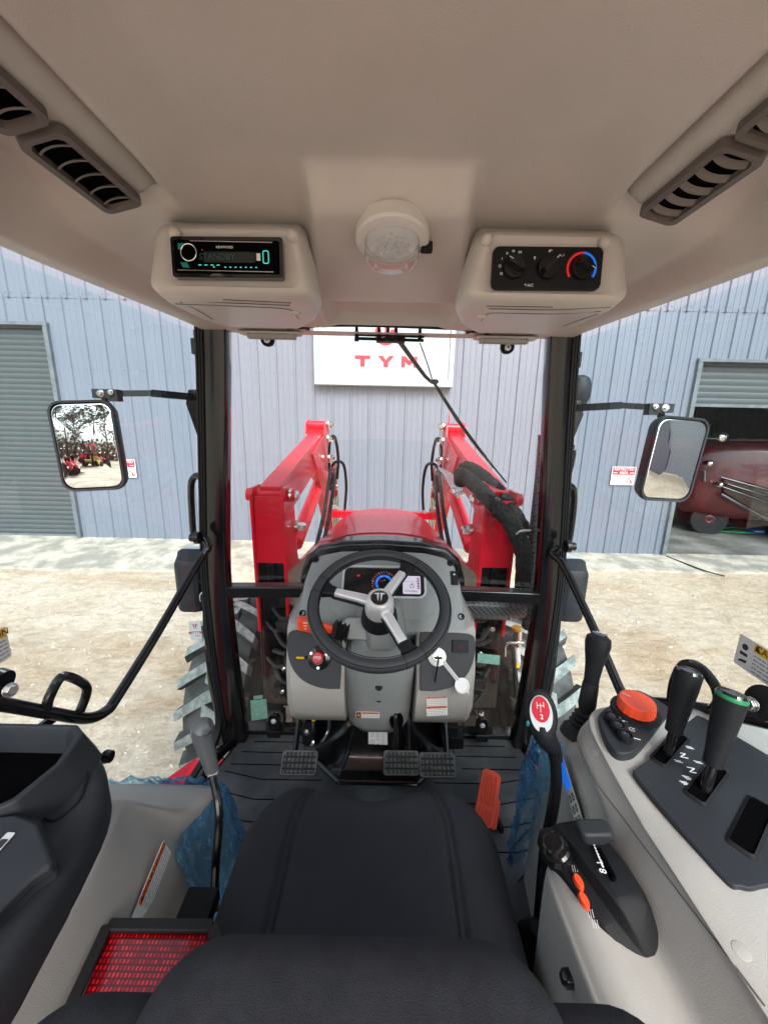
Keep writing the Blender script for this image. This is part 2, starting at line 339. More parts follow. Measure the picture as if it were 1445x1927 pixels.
# ============================================================ SETTING
def ground_mat():
    m, nt, out = node_mat('sandy_dirt'); L = nt.links.new; N = nt.nodes.new
    b = N('ShaderNodeBsdfPrincipled'); b.inputs['Roughness'].default_value=.95; b.inputs['Specular IOR Level'].default_value=.2
    tc = N('ShaderNodeTexCoord')
    def noise_(sc, det=5, dist=0, rough=.6, mp=None):
        n = N('ShaderNodeTexNoise'); n.inputs['Scale'].default_value=sc; n.inputs['Detail'].default_value=det; n.inputs['Distortion'].default_value=dist; n.inputs['Roughness'].default_value=rough
        if mp: q=N('ShaderNodeMapping'); q.inputs['Scale'].default_value=mp; q.inputs['Rotation'].default_value=(0,0,R(-20)); L(tc.outputs['Object'],q.inputs[0]); L(q.outputs[0],n.inputs['Vector'])
        else: L(tc.outputs['Object'], n.inputs['Vector'])
        return n
    def ramp(src, a, b_, ca, cb):
        r=N('ShaderNodeValToRGB'); r.color_ramp.elements[0].position=a; r.color_ramp.elements[1].position=b_; r.color_ramp.elements[0].color=(*ca,1); r.color_ramp.elements[1].color=(*cb,1); L(src,r.inputs[0]); return r
    def mixc(f, a, b_, mode='MIX'):
        x=N('ShaderNodeMix'); x.data_type='RGBA'; x.blend_type=mode
        (L(f,x.inputs[0]) if hasattr(f,'links') else setattr(x.inputs[0],'default_value',f)); L(a,x.inputs[6]); L(b_,x.inputs[7]); return x.outputs[2]
    big = noise_(.55, 4, .4, .6, (1,1.8,1)); pale = ramp(big.outputs[0], .46,.68, (.89,.76,.62), (.66,.49,.34))
    # the dirt turns sandier and tanner towards the right-hand door
    sx = N('ShaderNodeSeparateXYZ'); L(tc.outputs['Object'], sx.inputs[0])
    mr = N('ShaderNodeMapRange'); mr.inputs['From Min'].default_value=.5; mr.inputs['From Max'].default_value=5; mr.inputs['To Min'].default_value=0; mr.inputs['To Max'].default_value=.55; L(sx.outputs[0], mr.inputs[0])
    tanc = N('ShaderNodeRGB'); tanc.outputs[0].default_value=(.74,.58,.42,1)
    c = mixc(mr.outputs[0], pale.outputs[0], tanc.outputs[0])
    mid = noise_(7, 7, 1.0, .75, (1,1.5,1)); cr = ramp(mid.outputs[0], .33,.58,(.84,.80,.75),(1.10,1.10,1.10)); c = mixc(.9, c, cr.outputs[0], 'MULTIPLY')
    fine = noise_(55, 5, .5, .85); cf = ramp(fine.outputs[0], .36,.60,(.76,.74,.71),(1.12,1.12,1.12)); c = mixc(.75, c, cf.outputs[0], 'MULTIPLY')
    rip = noise_(3.4, 9, 1.2, .8, (1,1.9,1)); rr_ = ramp(rip.outputs[0], .47,.53,(.72,.67,.61),(1.02,1.02,1.02)); rr_.color_ramp.elements.new(.60).color=(1.0,1.0,1.0,1); rr_.color_ramp.elements[0].position=.455; rr_.color_ramp.elements[1].position=.50
    c = mixc(.55, c, rr_.outputs[0], 'MULTIPLY')
    vo = N('ShaderNodeTexVoronoi'); vo.inputs['Scale'].default_value=38; L(tc.outputs['Object'],vo.inputs['Vector']); vr=ramp(vo.outputs['Distance'],.0,.35,(.88,.87,.85),(1.03,1.03,1.03)); c = mixc(.8, c, vr.outputs[0], 'MULTIPLY')
    L(c, b.inputs['Base Color'])
    bp0 = N('ShaderNodeBump'); bp0.inputs['Strength'].default_value=1; bp0.inputs['Distance'].default_value=.05; L(rip.outputs[0], bp0.inputs['Height'])
    bp = N('ShaderNodeBump'); bp.inputs['Strength'].default_value=1; bp.inputs['Distance'].default_value=.03; L(mid.outputs[0], bp.inputs['Height']); L(bp0.outputs[0], bp.inputs['Normal'])
    bp2 = N('ShaderNodeBump'); bp2.inputs['Strength'].default_value=.9; bp2.inputs['Distance'].default_value=.02; L(fine.outputs[0], bp2.inputs['Height']); L(bp.outputs[0], bp2.inputs['Normal'])
    L(bp2.outputs[0], b.inputs['Normal']); L(b.outputs[0], out.inputs[0]); return m
dirt = ground_mat()
concrete = mat('old_concrete', (.27,.25,.215), .9, bump=.25, bscale=90, var=1, vscale=3.5, var2=(.52,.46,.375), bdist=.006, detail=12)
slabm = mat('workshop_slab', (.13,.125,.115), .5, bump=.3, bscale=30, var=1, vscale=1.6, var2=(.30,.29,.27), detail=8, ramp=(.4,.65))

def siding_mat(name, col):
    m = mat(name, col, .42, bump=.12, bscale=3, bdist=.01)
    nt = m.node_tree; L=nt.links.new; N=nt.nodes.new; b=nt.nodes['Principled BSDF']
    tc=N('ShaderNodeTexCoord'); mp=N('ShaderNodeMapping'); mp.inputs['Scale'].default_value=(9,9,.7); n=N('ShaderNodeTexNoise'); n.inputs['Scale'].default_value=1; n.inputs['Detail'].default_value=6; n.inputs['Roughness'].default_value=.7
    cr=N('ShaderNodeValToRGB'); cr.color_ramp.elements[0].position=.3; cr.color_ramp.elements[1].position=.7
    cr.color_ramp.elements[0].color=(*[c*.95 for c in col],1); cr.color_ramp.elements[1].color=(*[min(1,c*1.04) for c in col],1)
    L(tc.outputs['Object'],mp.inputs[0]); L(mp.outputs[0],n.inputs['Vector']); L(n.outputs[0],cr.inputs[0]); L(cr.outputs[0],b.inputs['Base Color']); return m
siding = siding_mat('blue_grey_siding', (.165,.185,.232))
rollerm = siding_mat('grey_roller_slats', (.07,.082,.086))
trimm  = mat('grey_trim', (.11,.125,.14), .5, var=.3, vscale=8)
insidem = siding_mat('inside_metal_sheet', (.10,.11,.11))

def warp(t, span, dense):    # denser lines near 0
    return math.copysign(dense*math.sinh(abs(t)*math.asinh(span/dense)), t)
g = G(dirt)
n = 230
def gp(i, j):
    x = warp((i-n/2)/(n/2), 400, 4); y = warp((j-n/2)/(n/2), 400, 4)+3
    z = GZ-.03
    if abs(x) < 40 and -60 < y < 40:
        fl = sm(5.2, 4.2, y)
        z += fl*(.05*noise.noise(Vector((x*.5,y*.6,0))) + .035*noise.noise(Vector((x*1.9+y*.6,y*3.1,3))) + .02*noise.noise(Vector((x*5,y*9,7))))
    return (x, y, z)
g.loft([[gp(i,j) for j in range(n+1)] for i in range(n+1)], closed=False)
tag(g.done('ground', ang=80), kind='structure')

# sloped concrete apron along the building, its front edge broken and part buried by dirt
g = G(concrete)
xs = [-14+.14*i for i in range(201)]
def ap(x, k):
    yf = (5.35 if x < -1 else 5.35+.42*sm(-1,2.5,x)) + .10*noise.noise(Vector((x*1.1,2,0))) + .04*noise.noise(Vector((x*6,5,0)))
    zb = GZ + (.13 if x < -2 else .13-.10*sm(-2,3,x)); zb = max(zb, GZ+.02)
    y = [yf, yf+.02, yf+.5*(6.50-yf), 6.56][k]; z = [GZ-.08, GZ+.0, (GZ+zb)/2+.01, zb][k]
    return (x, y, z + .006*noise.noise(Vector((x*4,y*4,1))))
g.loft([[ap(x,k) for k in range(4)] for x in xs], closed=False)
tag(g.done('concrete_apron'), kind='structure')

# ---------------------------------------------------------- workshop building
WY = 6.52
bld = empty('workshop_building', (0, WY, GZ), 'blue grey metal sided workshop with two roller doors behind the red tractor hood', 'building')
def corr(g, x0, x1, z0, z1, y, ph=0.0, h=.024):
    """ribbed metal sheet facing -Y"""
    pts=[]; p=.30; k=math.floor((x0-ph)/p)-1
    seq=[]
    while True:
        xb=ph+k*p
        for dx,hh in ((0,0),(.012,1),(.034,1),(.046,0),(.115,0),(.120,.22),(.135,.22),(.140,0),(.205,0),(.210,.22),(.225,.22),(.230,0)):
            seq.append((xb+dx, hh*h))
        k+=1
        if xb > x1: break
    seq=[(x,hh) for x,hh in seq if x0 < x < x1]
    seq=[(x0,0)]+seq+[(x1,0)]
    g.loft([[(x, y-hh, z0) for x,hh in seq],[(x, y-hh, z1) for x,hh in seq]], closed=False)
DL0, DL1, DLT = -9.0, -5.36, 1.39          # left door: sides and top
DR0, DR1, DRT = 4.96, 8.8, 1.06            # right door
SEAM = 1.83
g = G(siding)
corr(g, -15, DL0, GZ+.12, SEAM, WY); corr(g, DL0, DL1, DLT, SEAM, WY); corr(g, DL1, DR0, GZ+.02, SEAM, WY); corr(g, DR0, DR1, DRT, SEAM, WY); corr(g, DR1, 15, GZ+.02, SEAM, WY)
corr(g, -15, 15, SEAM-.04, 4.6, WY-.006, ph=.1)
g.mat(trimm)
for zz in (SEAM+.03, -.65, .75):
    k = -50
    while k*.30 < 15:
        for dx in (-.02, .075):
            x = k*.30+(.1 if zz > SEAM else 0)+dx
            if not ((DL0-.1 < x < DL1+.1 and zz < DLT) or (DR0-.1 < x < DR1+.1 and zz < DRT)):
                g.lathe([(.009,0),(.009,.005),(.0001,.008)], fr((x,WY-.003-(.006 if zz>SEAM else 0),zz),(1,0,0),(0,0,1)), 6)
        k += 1
g.done('wall', bld, ang=20)
g = G(trimm)          # building corner, eave and roof, inner lining
g.box((0,WY+3.5,4.75),(30.6,7.8,.12)); g.box((0,WY-.12,4.62),(30.6,.18,.16))
g.done('roof', bld, bevel=.01)
g = G(insidem)
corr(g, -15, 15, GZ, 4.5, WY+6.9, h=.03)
g.box((2.9,WY+3.6,1.1),(.06,6.8,6.6)); g.box((15,WY+3.5,1.1),(.06,6.9,6.6)); g.box((-15,WY+3.5,1.1),(.06,6.9,6.6)); g.box((-2.9,WY+3.6,1.1),(.06,6.8,6.6))
for x in (5.5, 7.4, 9.3, 11.2): g.box((x,WY+6.75,1),(.12,.12,6.4))
for zz in (-1.0, .3, 1.6): g.box((8.9,WY+6.72,zz),(12,.08,.14))
g.done('interior_wall', bld, ang=20)
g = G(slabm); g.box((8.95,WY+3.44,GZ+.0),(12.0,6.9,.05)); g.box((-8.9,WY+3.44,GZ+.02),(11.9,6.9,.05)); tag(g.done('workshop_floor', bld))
def slats(g, x0, x1, z0, z1, y, pitch=.085, d=.014):
    prof=[]; z=z0
    while z < z1-.001:
        for t,hh in ((0,0),(.12,.3),(.3,.85),(.5,1),(.7,.85),(.86,.35),(.93,-.15)):
            if z+t*pitch < z1: prof.append((z+t*pitch, hh*d))
        z += pitch
    g.loft([[(x0,y-hh,zz) for zz,hh in prof],[(x1,y-hh,zz) for zz,hh in prof]], closed=False)
g = G(rollerm); slats(g, DL0, DL1, GZ+.16, DLT, WY+.05); g.mat(trimm).box(((DL0+DL1)/2, WY+.04, GZ+.135),(DL1-DL0,.05,.05))
dl = g.done('roller_door', bld, ang=40, label='closed grey roller door on the left of the wall')
g = G(rollerm); slats(g, DR0, DR1, .42, DRT, WY+.07, d=.01, pitch=.10); g.mat(trimm).box(((DR0+DR1)/2, WY+.06, .40),(DR1-DR0,.05,.05))
g.done('roller_door', bld, ang=40, label='half raised roller door above the open bay')
for x0,x1,zt,zb,lb in ((DL0,DL1,DLT,GZ+.12,'frame of the closed door'),(DR0,DR1,DRT,GZ+.02,'frame of the open door')):
    g = G(trimm)
    g.box((x0-.0,WY+.02,(zt+zb)/2),(.07,.16,zt-zb)); g.box((x1+.0,WY+.02,(zt+zb)/2),(.07,.16,zt-zb)); g.box(((x0+x1)/2,WY+.02,zt+.02),(x1-x0+.08,.17,.05))
    g.done('door_frame', bld, bevel=.004, label=lb)

# ---------------------------------------------------------- wall signs
sg = empty('dealer_sign', (-.05, WY-.03, .58), 'large white framed wall sign with red emblem and three red letters above the hood', 'sign')
g = G(mat('sign_white', (.34,.42,.47), .3, bump=.05, bscale=20)); g.box((-.05,WY-.09,1.24),(2.04,.10,1.22)); g.done('panel', sg, bevel=.004)
g = G(mat('sign_frame_paint', (.42,.47,.47), .4))
for z in (.615,1.885): g.box((-.05,WY-.10,z),(2.18,.16,.07))
for x in (-1.105,1.005): g.box((x,WY-.10,1.25),(.07,.155,1.2))
for z in (.672,1.828): g.box((-.05,WY-.15,z),(2.04,.03,.04))
g.done('frame', sg, bevel=.008)
SM = fr((-.05,WY-.142,0),(1,0,0),(0,0,1))
g = G(s_red)
def poly(g, pts, M, t=.004): g.prism(pts, M, t)
LZ, LH = .945, .082
poly(g, [(-.335-.12,LZ+LH),(-.335+.12,LZ+LH),(-.335+.12,LZ+LH-.05),(-.335+.035,LZ+LH-.05),(-.335+.035,LZ-LH),(-.335-.035,LZ-LH),(-.335-.035,LZ+LH-.05),(-.335-.12,LZ+LH-.05)], SM)
poly(g, [(.03-.125,LZ+LH),(.03-.05,LZ+LH),(.03,LZ+.025),(.03+.05,LZ+LH),(.03+.125,LZ+LH),(.03+.035,LZ-.02),(.03+.035,LZ-LH),(.03-.035,LZ-LH),(.03-.035,LZ-.02)], SM)
poly(g, [(.395-.125,LZ-LH),(.395-.125,LZ+LH),(.395-.06,LZ+LH),(.395,LZ+.02),(.395+.06,LZ+LH),(.395+.125,LZ+LH),(.395+.125,LZ-LH),(.395+.065,LZ-LH),(.395+.065,LZ+.0),(.395,LZ-.06),(.395-.065,LZ+.0),(.395-.065,LZ-LH)], SM)
g.done('lettering', sg)
def emblem(g, M, r, cx=0, cy=0, t=.004, mw=None, mr_=None):
    """round badge: red disc with a light three-stroke device"""
    if mr_: g.mat(mr_); g.prism(circ(r,32,cx,cy), M, t)
    if mw: g.mat(mw)
    z0 = t*1.01 if mr_ else 0
    for sgn in (-1,1):
        q=[(.08,.62),(.80,.55),(.72,.36),(.42,.33),(.30,-.62),(.20,-.86),(.14,-.2)]
        g.prism([(cx+sgn*a*r, cy+b*r) for a,b in (q if sgn<0 else q[::-1])], M, t*.4, z0=z0)
g = G(); emblem(g, SM, .17, .02, 1.35, .005, mat('sign_light', (.42,.49,.53), .4), s_red); g.done('emblem', sg)

def restricted(x, z, lab):
    s = empty('warning_sign', (x, WY-.03, z-.16), lab, 'sign')
    M = fr((x,WY-.032,z),(1,0,0),(0,0,1))
    g = G(paper); g.prism(rrect(.40,.31,.02), M, .004); g.done('panel', s)
    g = G(s_red); g.prism(rrect(.375,.125,.01,cy=.082), M, .002, .0045)
    ringc=(.13,-.075); g.prism(circ(.058,24,*ringc), M, .001, .0045); g.mat(paper).prism(circ(.046,24,*ringc), M, .001, .0057)
    g.mat(ink); g.prism([(ringc[0]-.012,ringc[1]-.036),(ringc[0]+.004,ringc[1]-.002),(ringc[0]-.03,ringc[1]+.012),(ringc[0]+.03,ringc[1]+.012),(ringc[0]+.012,ringc[1]),(ringc[0]+.03,ringc[1]-.036)], M, .0008, .0068); g.prism(circ(.008,10,ringc[0],ringc[1]+.027), M, .0008,.0068)
    g.mat(s_red).prism([(ringc[0]-.04,ringc[1]+.032),(ringc[0]-.032,ringc[1]+.04),(ringc[0]+.04,ringc[1]-.032),(ringc[0]+.032,ringc[1]-.04)], M, .0008, .0078)
    g.done('pictogram', s)
    g = G(paper); g.text('RESTRICTED', M @ Matrix.Translation((0,.112,.007)), .060, sx=1.0); g.text('AREA', M @ Matrix.Translation((0,.052,.007)), .060, sx=1.0)
    g.box(M @ Vector((-.14,.052,.0075)), (.07,.002,.012)); g.box(M @ Vector((.14,.052,.0075)), (.07,.002,.012))
    g.mat(ink); g.text('DO NOT ENTER', M @ Matrix.Translation((-.07,-.01,.006)), .036, sx=.85)
    g.text('AUTHORIZED', M @ Matrix.Translation((-.07,-.07,.006)), .036, sx=.85); g.text('PERSONNEL ONLY', M @ Matrix.Translation((-.06,-.125,.006)), .032, sx=.85)
    g.done('lettering', s)
p = P(1170,895,Y=WY); restricted(p.x, p.z, 'small white and red restricted area sign near the open bay door')
p = P(236,881,Y=WY); restricted(p.x, p.z, 'small restricted area sign half hidden behind the left side mirror')

# dark stain / conduit cable lying on the ground at the right door corner
g = G(rubber); g.tube([(4.97,WY-.1,GZ+.03),(5.02,6.1,GZ+.03),(5.12,5.75,GZ+.02),(5.3,5.6,GZ+.0)], .012, 6)
tag(g.done('cable'), 'short dark cable lying at the corner of the open bay', 'cable')
# green strap, blue packet in the bay
g = G(green)
p0 = P(1345,958,Y=8.2); p0.z = GZ+.05
g.tube([p0+Vector(q) for q in ((-.1,0,0),(.0,-.15,.02),(.25,-.1,.01),(.5,-.25,.03),(.8,-.2,.01),(1.0,.05,.02),(.7,.2,.02),(.5,.05,.05),(.3,.12,.02))], .022, 6, sy=.3)
tag(g.done('tie_strap'), 'green tie down strap lying on the workshop floor under the red truck', 'strap')
g = G(mat('blue_packet', (.01,.10,.55), .4)); g.box((p0.x+.95,p0.y-.05,GZ+.07),(.3,.16,.09)); g.mat(paper).box((p0.x+.95,p0.y-.133,GZ+.075),(.2,.004,.03))
tag(g.done('parts_packet', bevel=.012), 'small blue packet with white label on the workshop floor', 'packet')

# ---------------------------------------------------------- red truck parked in the bay
tyd = mat('old_tyre', (.007,.007,.008), .7, bump=.3, bscale=60)
def truck():
    o = Vector((6.65, 8.05, GZ+.03))
    t = empty('parked_truck', o, 'dark red old pickup truck with chrome bumper parked inside the open bay', 'truck')
    a = R(-22); ax = Vector((math.cos(a), math.sin(a), 0)); ay = Vector((-math.sin(a), math.cos(a), 0))
    M = Matrix(((ax.x,ay.x,0,o.x),(ax.y,ay.y,0,o.y),(0,0,1,o.z),(0,0,0,1)))
    # local: x along the near flank to the right, y to the back, z up
    g = G(dred)
    def ring(x, w, zt, zb, bul):
        zb-=.22; pr = [(-w,zb),(-w-bul,zb+.25),(-w-bul,zb+.75),(-w+.02,zt-.16),(-w+.12,zt-.03),(-w+.35,zt+.03),(0,zt+.05),(w-.35,zt+.03),(w-.12,zt-.03),(w-.02,zt-.16),(w,zt-.5),(w,zb)]
        return [(x, y+.9, z) for y,z in pr]
    g.loft([ring(-.35,.72,1.55,.62,0),ring(-.15,.85,1.92,.55,.05),ring(.3,.88,2.02,.5,.08),ring(.9,.88,2.02,.5,.08),ring(1.5,.88,2.0,.55,.07),ring(1.75,.86,1.93,.6,.03),ring(1.86,.78,1.75,.7,0)], M=M)
    g.done('body', t, sub=1)
    for x in (.30, 3.0):
        w = G(tyd); Mw = M @ Matrix.Translation((x,.24,.31)) @ Matrix.Rotation(R(90),4,'X')
        w.lathe([(.20,-.02),(.32,-.02),(.345,.03),(.345,.15),(.32,.19),(.2,.19)], Mw, 32); wo_ = w.done('wheel', t)
        w = G(dred); w.lathe([(.0001,.03),(.07,.05),(.10,.04),(.19,.02),(.21,-.0)][::-1], Mw @ Matrix.Translation((0,0,.15)), 24); w.done('hub', wo_)
    g = G(dred); g.loft([[(x,y+.9,z) for y,z in ((-.92,.35),(-.98,.6),(-.92,.90),(-.7,1.02),(.7,1.02),(.9,1.0),(.9,.45))] for x in (1.8,2.4,3.4,4.2,4.5)], M=M); g.done('fender', t, bevel=.03)
    g = G(dchrome)
    c0=P(1352,912,Y=7.7)
    for (y0,y1,rr) in ((898,925,.022),(915,950,.018),(930,985,.045)): g.tube([P(1356,y0,Y=7.72),P(1400,(y0*.55+y1*.45),Y=7.55),P(1470,y1+6,Y=7.35),P(1600,y1+60,Y=7.1)], rr, 12)
    g.mat(bglass).loft([[P(px,py0,Y=Y_),P(px,py1,Y=Y_),P(px,py1,Y=Y_+.3),P(px,py0,Y=Y_+.3)] for px,py0,py1,Y_ in ((1362,900,938,7.80),(1400,906,950,7.62),(1470,925,985,7.42),(1600,980,1050,7.2))])
    g.tube([P(1366,912,Y=7.74),P(1470,945,Y=7.4),P(1600,1000,Y=7.15)], .05, 10, sy=.5)
    g.done('bumper', t)
    for (px,py,r,Y_) in ((1360,822,.10,7.74),(1335,872,.065,7.76),(1354,912,.06,7.64)):
        g = G(chrome); Ml = Matrix.Translation(P(px,py,Y=Y_)) @ Matrix.Rotation(R(90),4,'X'); g.lathe([(r*.6,-.14),(r,-.03),(r,.0),(r*.92,.03),(r*.5,.06),(.0001,.07)], Ml, 20); g.done('lamp', t)
    g = G(trimm); g.bar(P(1322,824,Y=7.82),P(1352,826,Y=7.76),.02,.10); g.done('trim', t); g = G(trimm); g.bar(P(1322,905,Y=7.82),P(1322,885,Y=7.82),.02,.12); g.tube([P(1372,828,Y=7.7),P(1445,828,Y=7.5)],.006,6,k=1); g.done('trim', t)
truck()

# ---------------------------------------------------------- behind the camera (seen in the mirrors)
annex = empty('annex_building', (9.5,-3,GZ), 'blue grey annex with a wide roller door seen in the right side mirror', 'building')
def rotz_geo(g, c, a):
    Mz = Matrix.Translation(Vector(c)) @ Matrix.Rotation(a,4,'Z'); g.v = [Mz @ p for p in g.v]
g = G(siding); corr(g,-7,-2.6,GZ,3.6,0); corr(g,2.6,7,GZ,3.6,0); corr(g,-2.6,2.6,1.5,3.6,0); g.mat(trimm); g.box((0,2.5,3.7),(14.4,5.4,.2)); rotz_geo(g,(9.5,-4.5,0),R(-90)); g.done('wall', annex, ang=20)
g = G(mat('pale_roller_slats',(.30,.33,.36),.4)); slats(g,-2.6,2.6,GZ+.05,1.5,.05); g.mat(trimm).box((-2.6,0,-.35),(.12,.18,3.7)); g.box((2.6,0,-.35),(.12,.18,3.7)); g.box((0,0,1.52),(5.3,.18,.12)); rotz_geo(g,(9.5,-4.5,0),R(-90)); g.done('roller_door', annex, ang=40)

bark = mat('bark', (.18,.15,.13), .9, bump=.6, bscale=20, var=.5, vscale=5)
leafs = [mat('pine_foliage', (.10,.125,.075), .8, var=1, vscale=1.5, var2=(.16,.18,.11)), mat('dry_foliage', (.20,.14,.10), .8, var=1, vscale=1.5, var2=(.26,.20,.15))]
def tree(loc, h, kind, spread, n=1500, seed=0):
    rnd = random.Random(seed)
    t = empty('pine_tree' if kind == 0 else 'bare_oak_tree', loc, 'tree', 'tree')
    L0 = Vector(loc); g = G(bark); tips=[]
    g.tube([L0, L0+Vector((.2,0,h*.35)), L0+Vector((-.1,.1,h*.7)), L0+Vector((0,0,h*.97))], [h*.022,h*.017,h*.011,h*.003], 8, k=3)
    for i in range(16):
        z = h*rnd.uniform(.35,.95); a=rnd.uniform(0,6.28); l=spread*rnd.uniform(.5,1)*(1.15-z/h*.6)
        b0=L0+Vector((0,0,z)); b1=b0+Vector((math.cos(a)*l,math.sin(a)*l,l*rnd.uniform(.15,.6)))
        g.tube([b0,(b0+b1)/2+Vector((0,0,l*.05)),b1],[h*.008,h*.005,h*.002],5,k=2); tips += [b1,(b0+b1*2)/3,(b0+b1)/2]
    g.done('trunk', t)
    g = G(leafs[kind])
    for i in range(n):
        c = rnd.choice(tips)+Vector((rnd.gauss(0,.13)*spread,rnd.gauss(0,.13)*spread,rnd.gauss(0,.10)*spread)); s=rnd.uniform(.10,.26)
        M = Matrix.Translation(c) @ Matrix.Rotation(rnd.uniform(0,6.28),4,'Z') @ Matrix.Rotation(rnd.uniform(0,3),4,'X')
        g.add([(-s,-s*.5,0),(s,-s*.4,0),(s*.8,s*.5,.05),(-s*.7,s*.6,0)],[(0,1,2,3)],M)
    g.done('crown', t, smooth=False); return t
def copy_tree(src, loc, label, rz=0, sc=1):
    r_=src.copy(); COL.objects.link(r_); r_.location=loc; r_.rotation_euler=(0,0,rz); r_.scale=(sc,sc,sc); r_['label']=label
    for ch in src.children:
        c=ch.copy(); COL.objects.link(c); c.parent=r_
        for g2 in ch.children:
            d=g2.copy(); COL.objects.link(d); d.parent=c
    return r_
ta = tree((-13,-34,GZ), 13, 0, 4.2, 2200, 3); tb = tree((-24,-31,GZ), 11, 1, 4.5, 1800, 5)
ta['label']='tall open crowned pine in the middle of the left mirror'; tb['label']='brown leaved oak behind the forklift in the left mirror'
for o_ in (ta,tb): o_['group']='trees along the far side of the yard'
rnd = random.Random(11)
for i,(x,y,k,s) in enumerate(((-6,-38,0,1.1),(-19,-40,1,1.0),(-30,-36,0,1.15),(-37,-30,1,.9),(-43,-24,0,1.0),(-50,-17,0,1.1),(0,-42,1,.9),(8,-40,0,1.0),(17,-44,0,1.1),(-26,-44,0,1.2),(-34,-38,1,1.1),(-11,-44,1,1.1))):
    copy_tree((ta,tb)[k],(x,y,GZ),('green pine','brown oak')[k]+' of the far tree line, %s' % ('left of the light pole','behind the forklift','at the mirror middle','beside the gravel','at the far left','behind the parked tractors','right of the pole','behind the cab','at the right end','in the back row','in the back row behind an oak','in the back row by the pole')[i],rnd.uniform(0,6),s)
g = G(leafs[1])
for i in range(9000):
    a=rnd.uniform(R(150),R(275)); d=rnd.uniform(44,50); s=rnd.uniform(.2,.5)
    M=Matrix.Translation((math.cos(a)*d,math.sin(a)*d,GZ+abs(rnd.gauss(0,1.9)))) @ Matrix.Rotation(rnd.uniform(0,6),4,'Z') @ Matrix.Rotation(rnd.uniform(0,3),4,'X')
    g.add([(-s,-s*.5,0),(s,-s*.4,0),(s*.8,s*.5,.05),(-s*.7,s*.6,0)],[(0,1,2,3)],M)
tag(g.done('undergrowth', smooth=False), kind='stuff', label='brown undergrowth below the far trees', cat='undergrowth')

def wheel_g(M, r, w, hubm):
    g=G(tyd); g.lathe([(r*.55,-w/2),(r*.9,-w/2),(r,-w*.3),(r,w*.3),(r*.9,w/2),(r*.55,w/2)],M,24)
    for k in range(18): g.add([p for p in [(r*1.04*math.cos(a_),r*1.04*math.sin(a_),z_) for a_ in (k*.349,k*.349+.14) for z_ in (-w*.45,w*.45)]],[(0,1,3,2)],M)
    g.mat(hubm).lathe([(.0001,w*.1),(r*.5,w*.1),(r*.56,w*.3),(r*.56,-w*.3),(r*.5,-w*.1),(.0001,-w*.1)],M,20); return g
def compact_tractor(loc, rz, label):
    t = empty('compact_tractor', loc, label, 'tractor', 'red compact tractors parked in the yard')
    L0=Vector(loc); T=Matrix.Translation(L0)
    g=G(redp); g.loft([[(x,y,z) for y,z in ((-.3,.6),(-.3,.95),(-.22,1.08),(.22,1.08),(.3,.95),(.3,.6))] for x in (.5,1.1,1.5)]+[[(1.62,y*.85,z*.93+.02) for y,z in ((-.3,.6),(-.3,.95),(-.22,1.05),(.22,1.05),(.3,.95),(.3,.6))]],M=T); g.done('hood',t,bevel=.03)
    for sy_ in (-1,1):
        g=G(redp); g.loft([[(x,sy_*.42+dy,z+dz) for dy,dz in ((-.13,0),(.13,0),(.13,.05),(-.13,.05))] for x,z in ((-.45,.75),(-.3,1.0),(0,1.08),(.35,1.0))],M=T); g.done('fender',t,bevel=.01)
    g=G(dark); g.box(T@Vector((-.05,0,.98)),(.45,.45,.12)); g.box(T@Vector((-.28,0,1.2)),(.1,.45,.4)); g.done('seat',t,bevel=.03)
    g=G(dark); g.tube([T@Vector(q) for q in ((-.45,-.45,.7),(-.5,-.45,2.1),(-.5,-.35,2.2),(-.5,.35,2.2),(-.5,.45,2.1),(-.45,.45,.7))],.035,8,k=2); g.done('roll_bar',t)
    g=G(dark); g.box(T@Vector((.5,0,.6)),(2.2,.35,.3)); g.tube([T@Vector(q) for q in ((.45,0,1.0),(.3,0,1.25))],.02,6); g.lathe([(.16,0),(.18,.012),(.16,.024)],T@Matrix.Translation((.28,0,1.26))@Matrix.Rotation(R(-40),4,'Y'),20); g.done('chassis',t,bevel=.02)
    g=G(orange); g.prism([(-.2,-.17),(.2,-.17),(0,.18)],fr(T@Vector((-.56,0,1.35)),(0,1,0),(0,0,1)),.01); g.done('slow_vehicle_sign',t)
    for x,r,w in ((-.1,.55,.3),(1.3,.34,.2)):
        for sy_ in (-1,1): wheel_g(T@Matrix.Translation((x,sy_*.55,r))@Matrix.Rotation(R(90*sy_),4,'X'),r,w,redp).done('wheel',t)
    for sy_ in (-1,1):
        g=G(redp); g.tube([T@Vector(q) for q in ((.35,sy_*.36,1.2),(1.5,sy_*.38,1.1),(2.1,sy_*.38,.45))],.05,8,k=1); g.done('loader_arm',t)
    g=G(dark); g.loft([[T@Vector((x,y,z)) for x,z in ((2.1,.5),(2.05,.1),(2.5,.08),(2.5,.1),(2.1,.14),(2.14,.5))] for y in (-.7,.7)]); g.done('bucket',t)
    t.rotation_euler.z=rz; return t
t1=compact_tractor((-8.6,-12.2,GZ),R(30),'nearest red compact tractor with roll bar and orange triangle in the left mirror')
copy_tree(t1,(-9.6,-15.4,GZ),'second red compact tractor parked beside the forklift',R(55))
copy_tree(t1,(-9.5,-22,GZ),'far red compact tractor near the light pole',R(150)); copy_tree(t1,(-7.0,-22.5,GZ),'far red compact tractor at the right mirror edge',R(140))
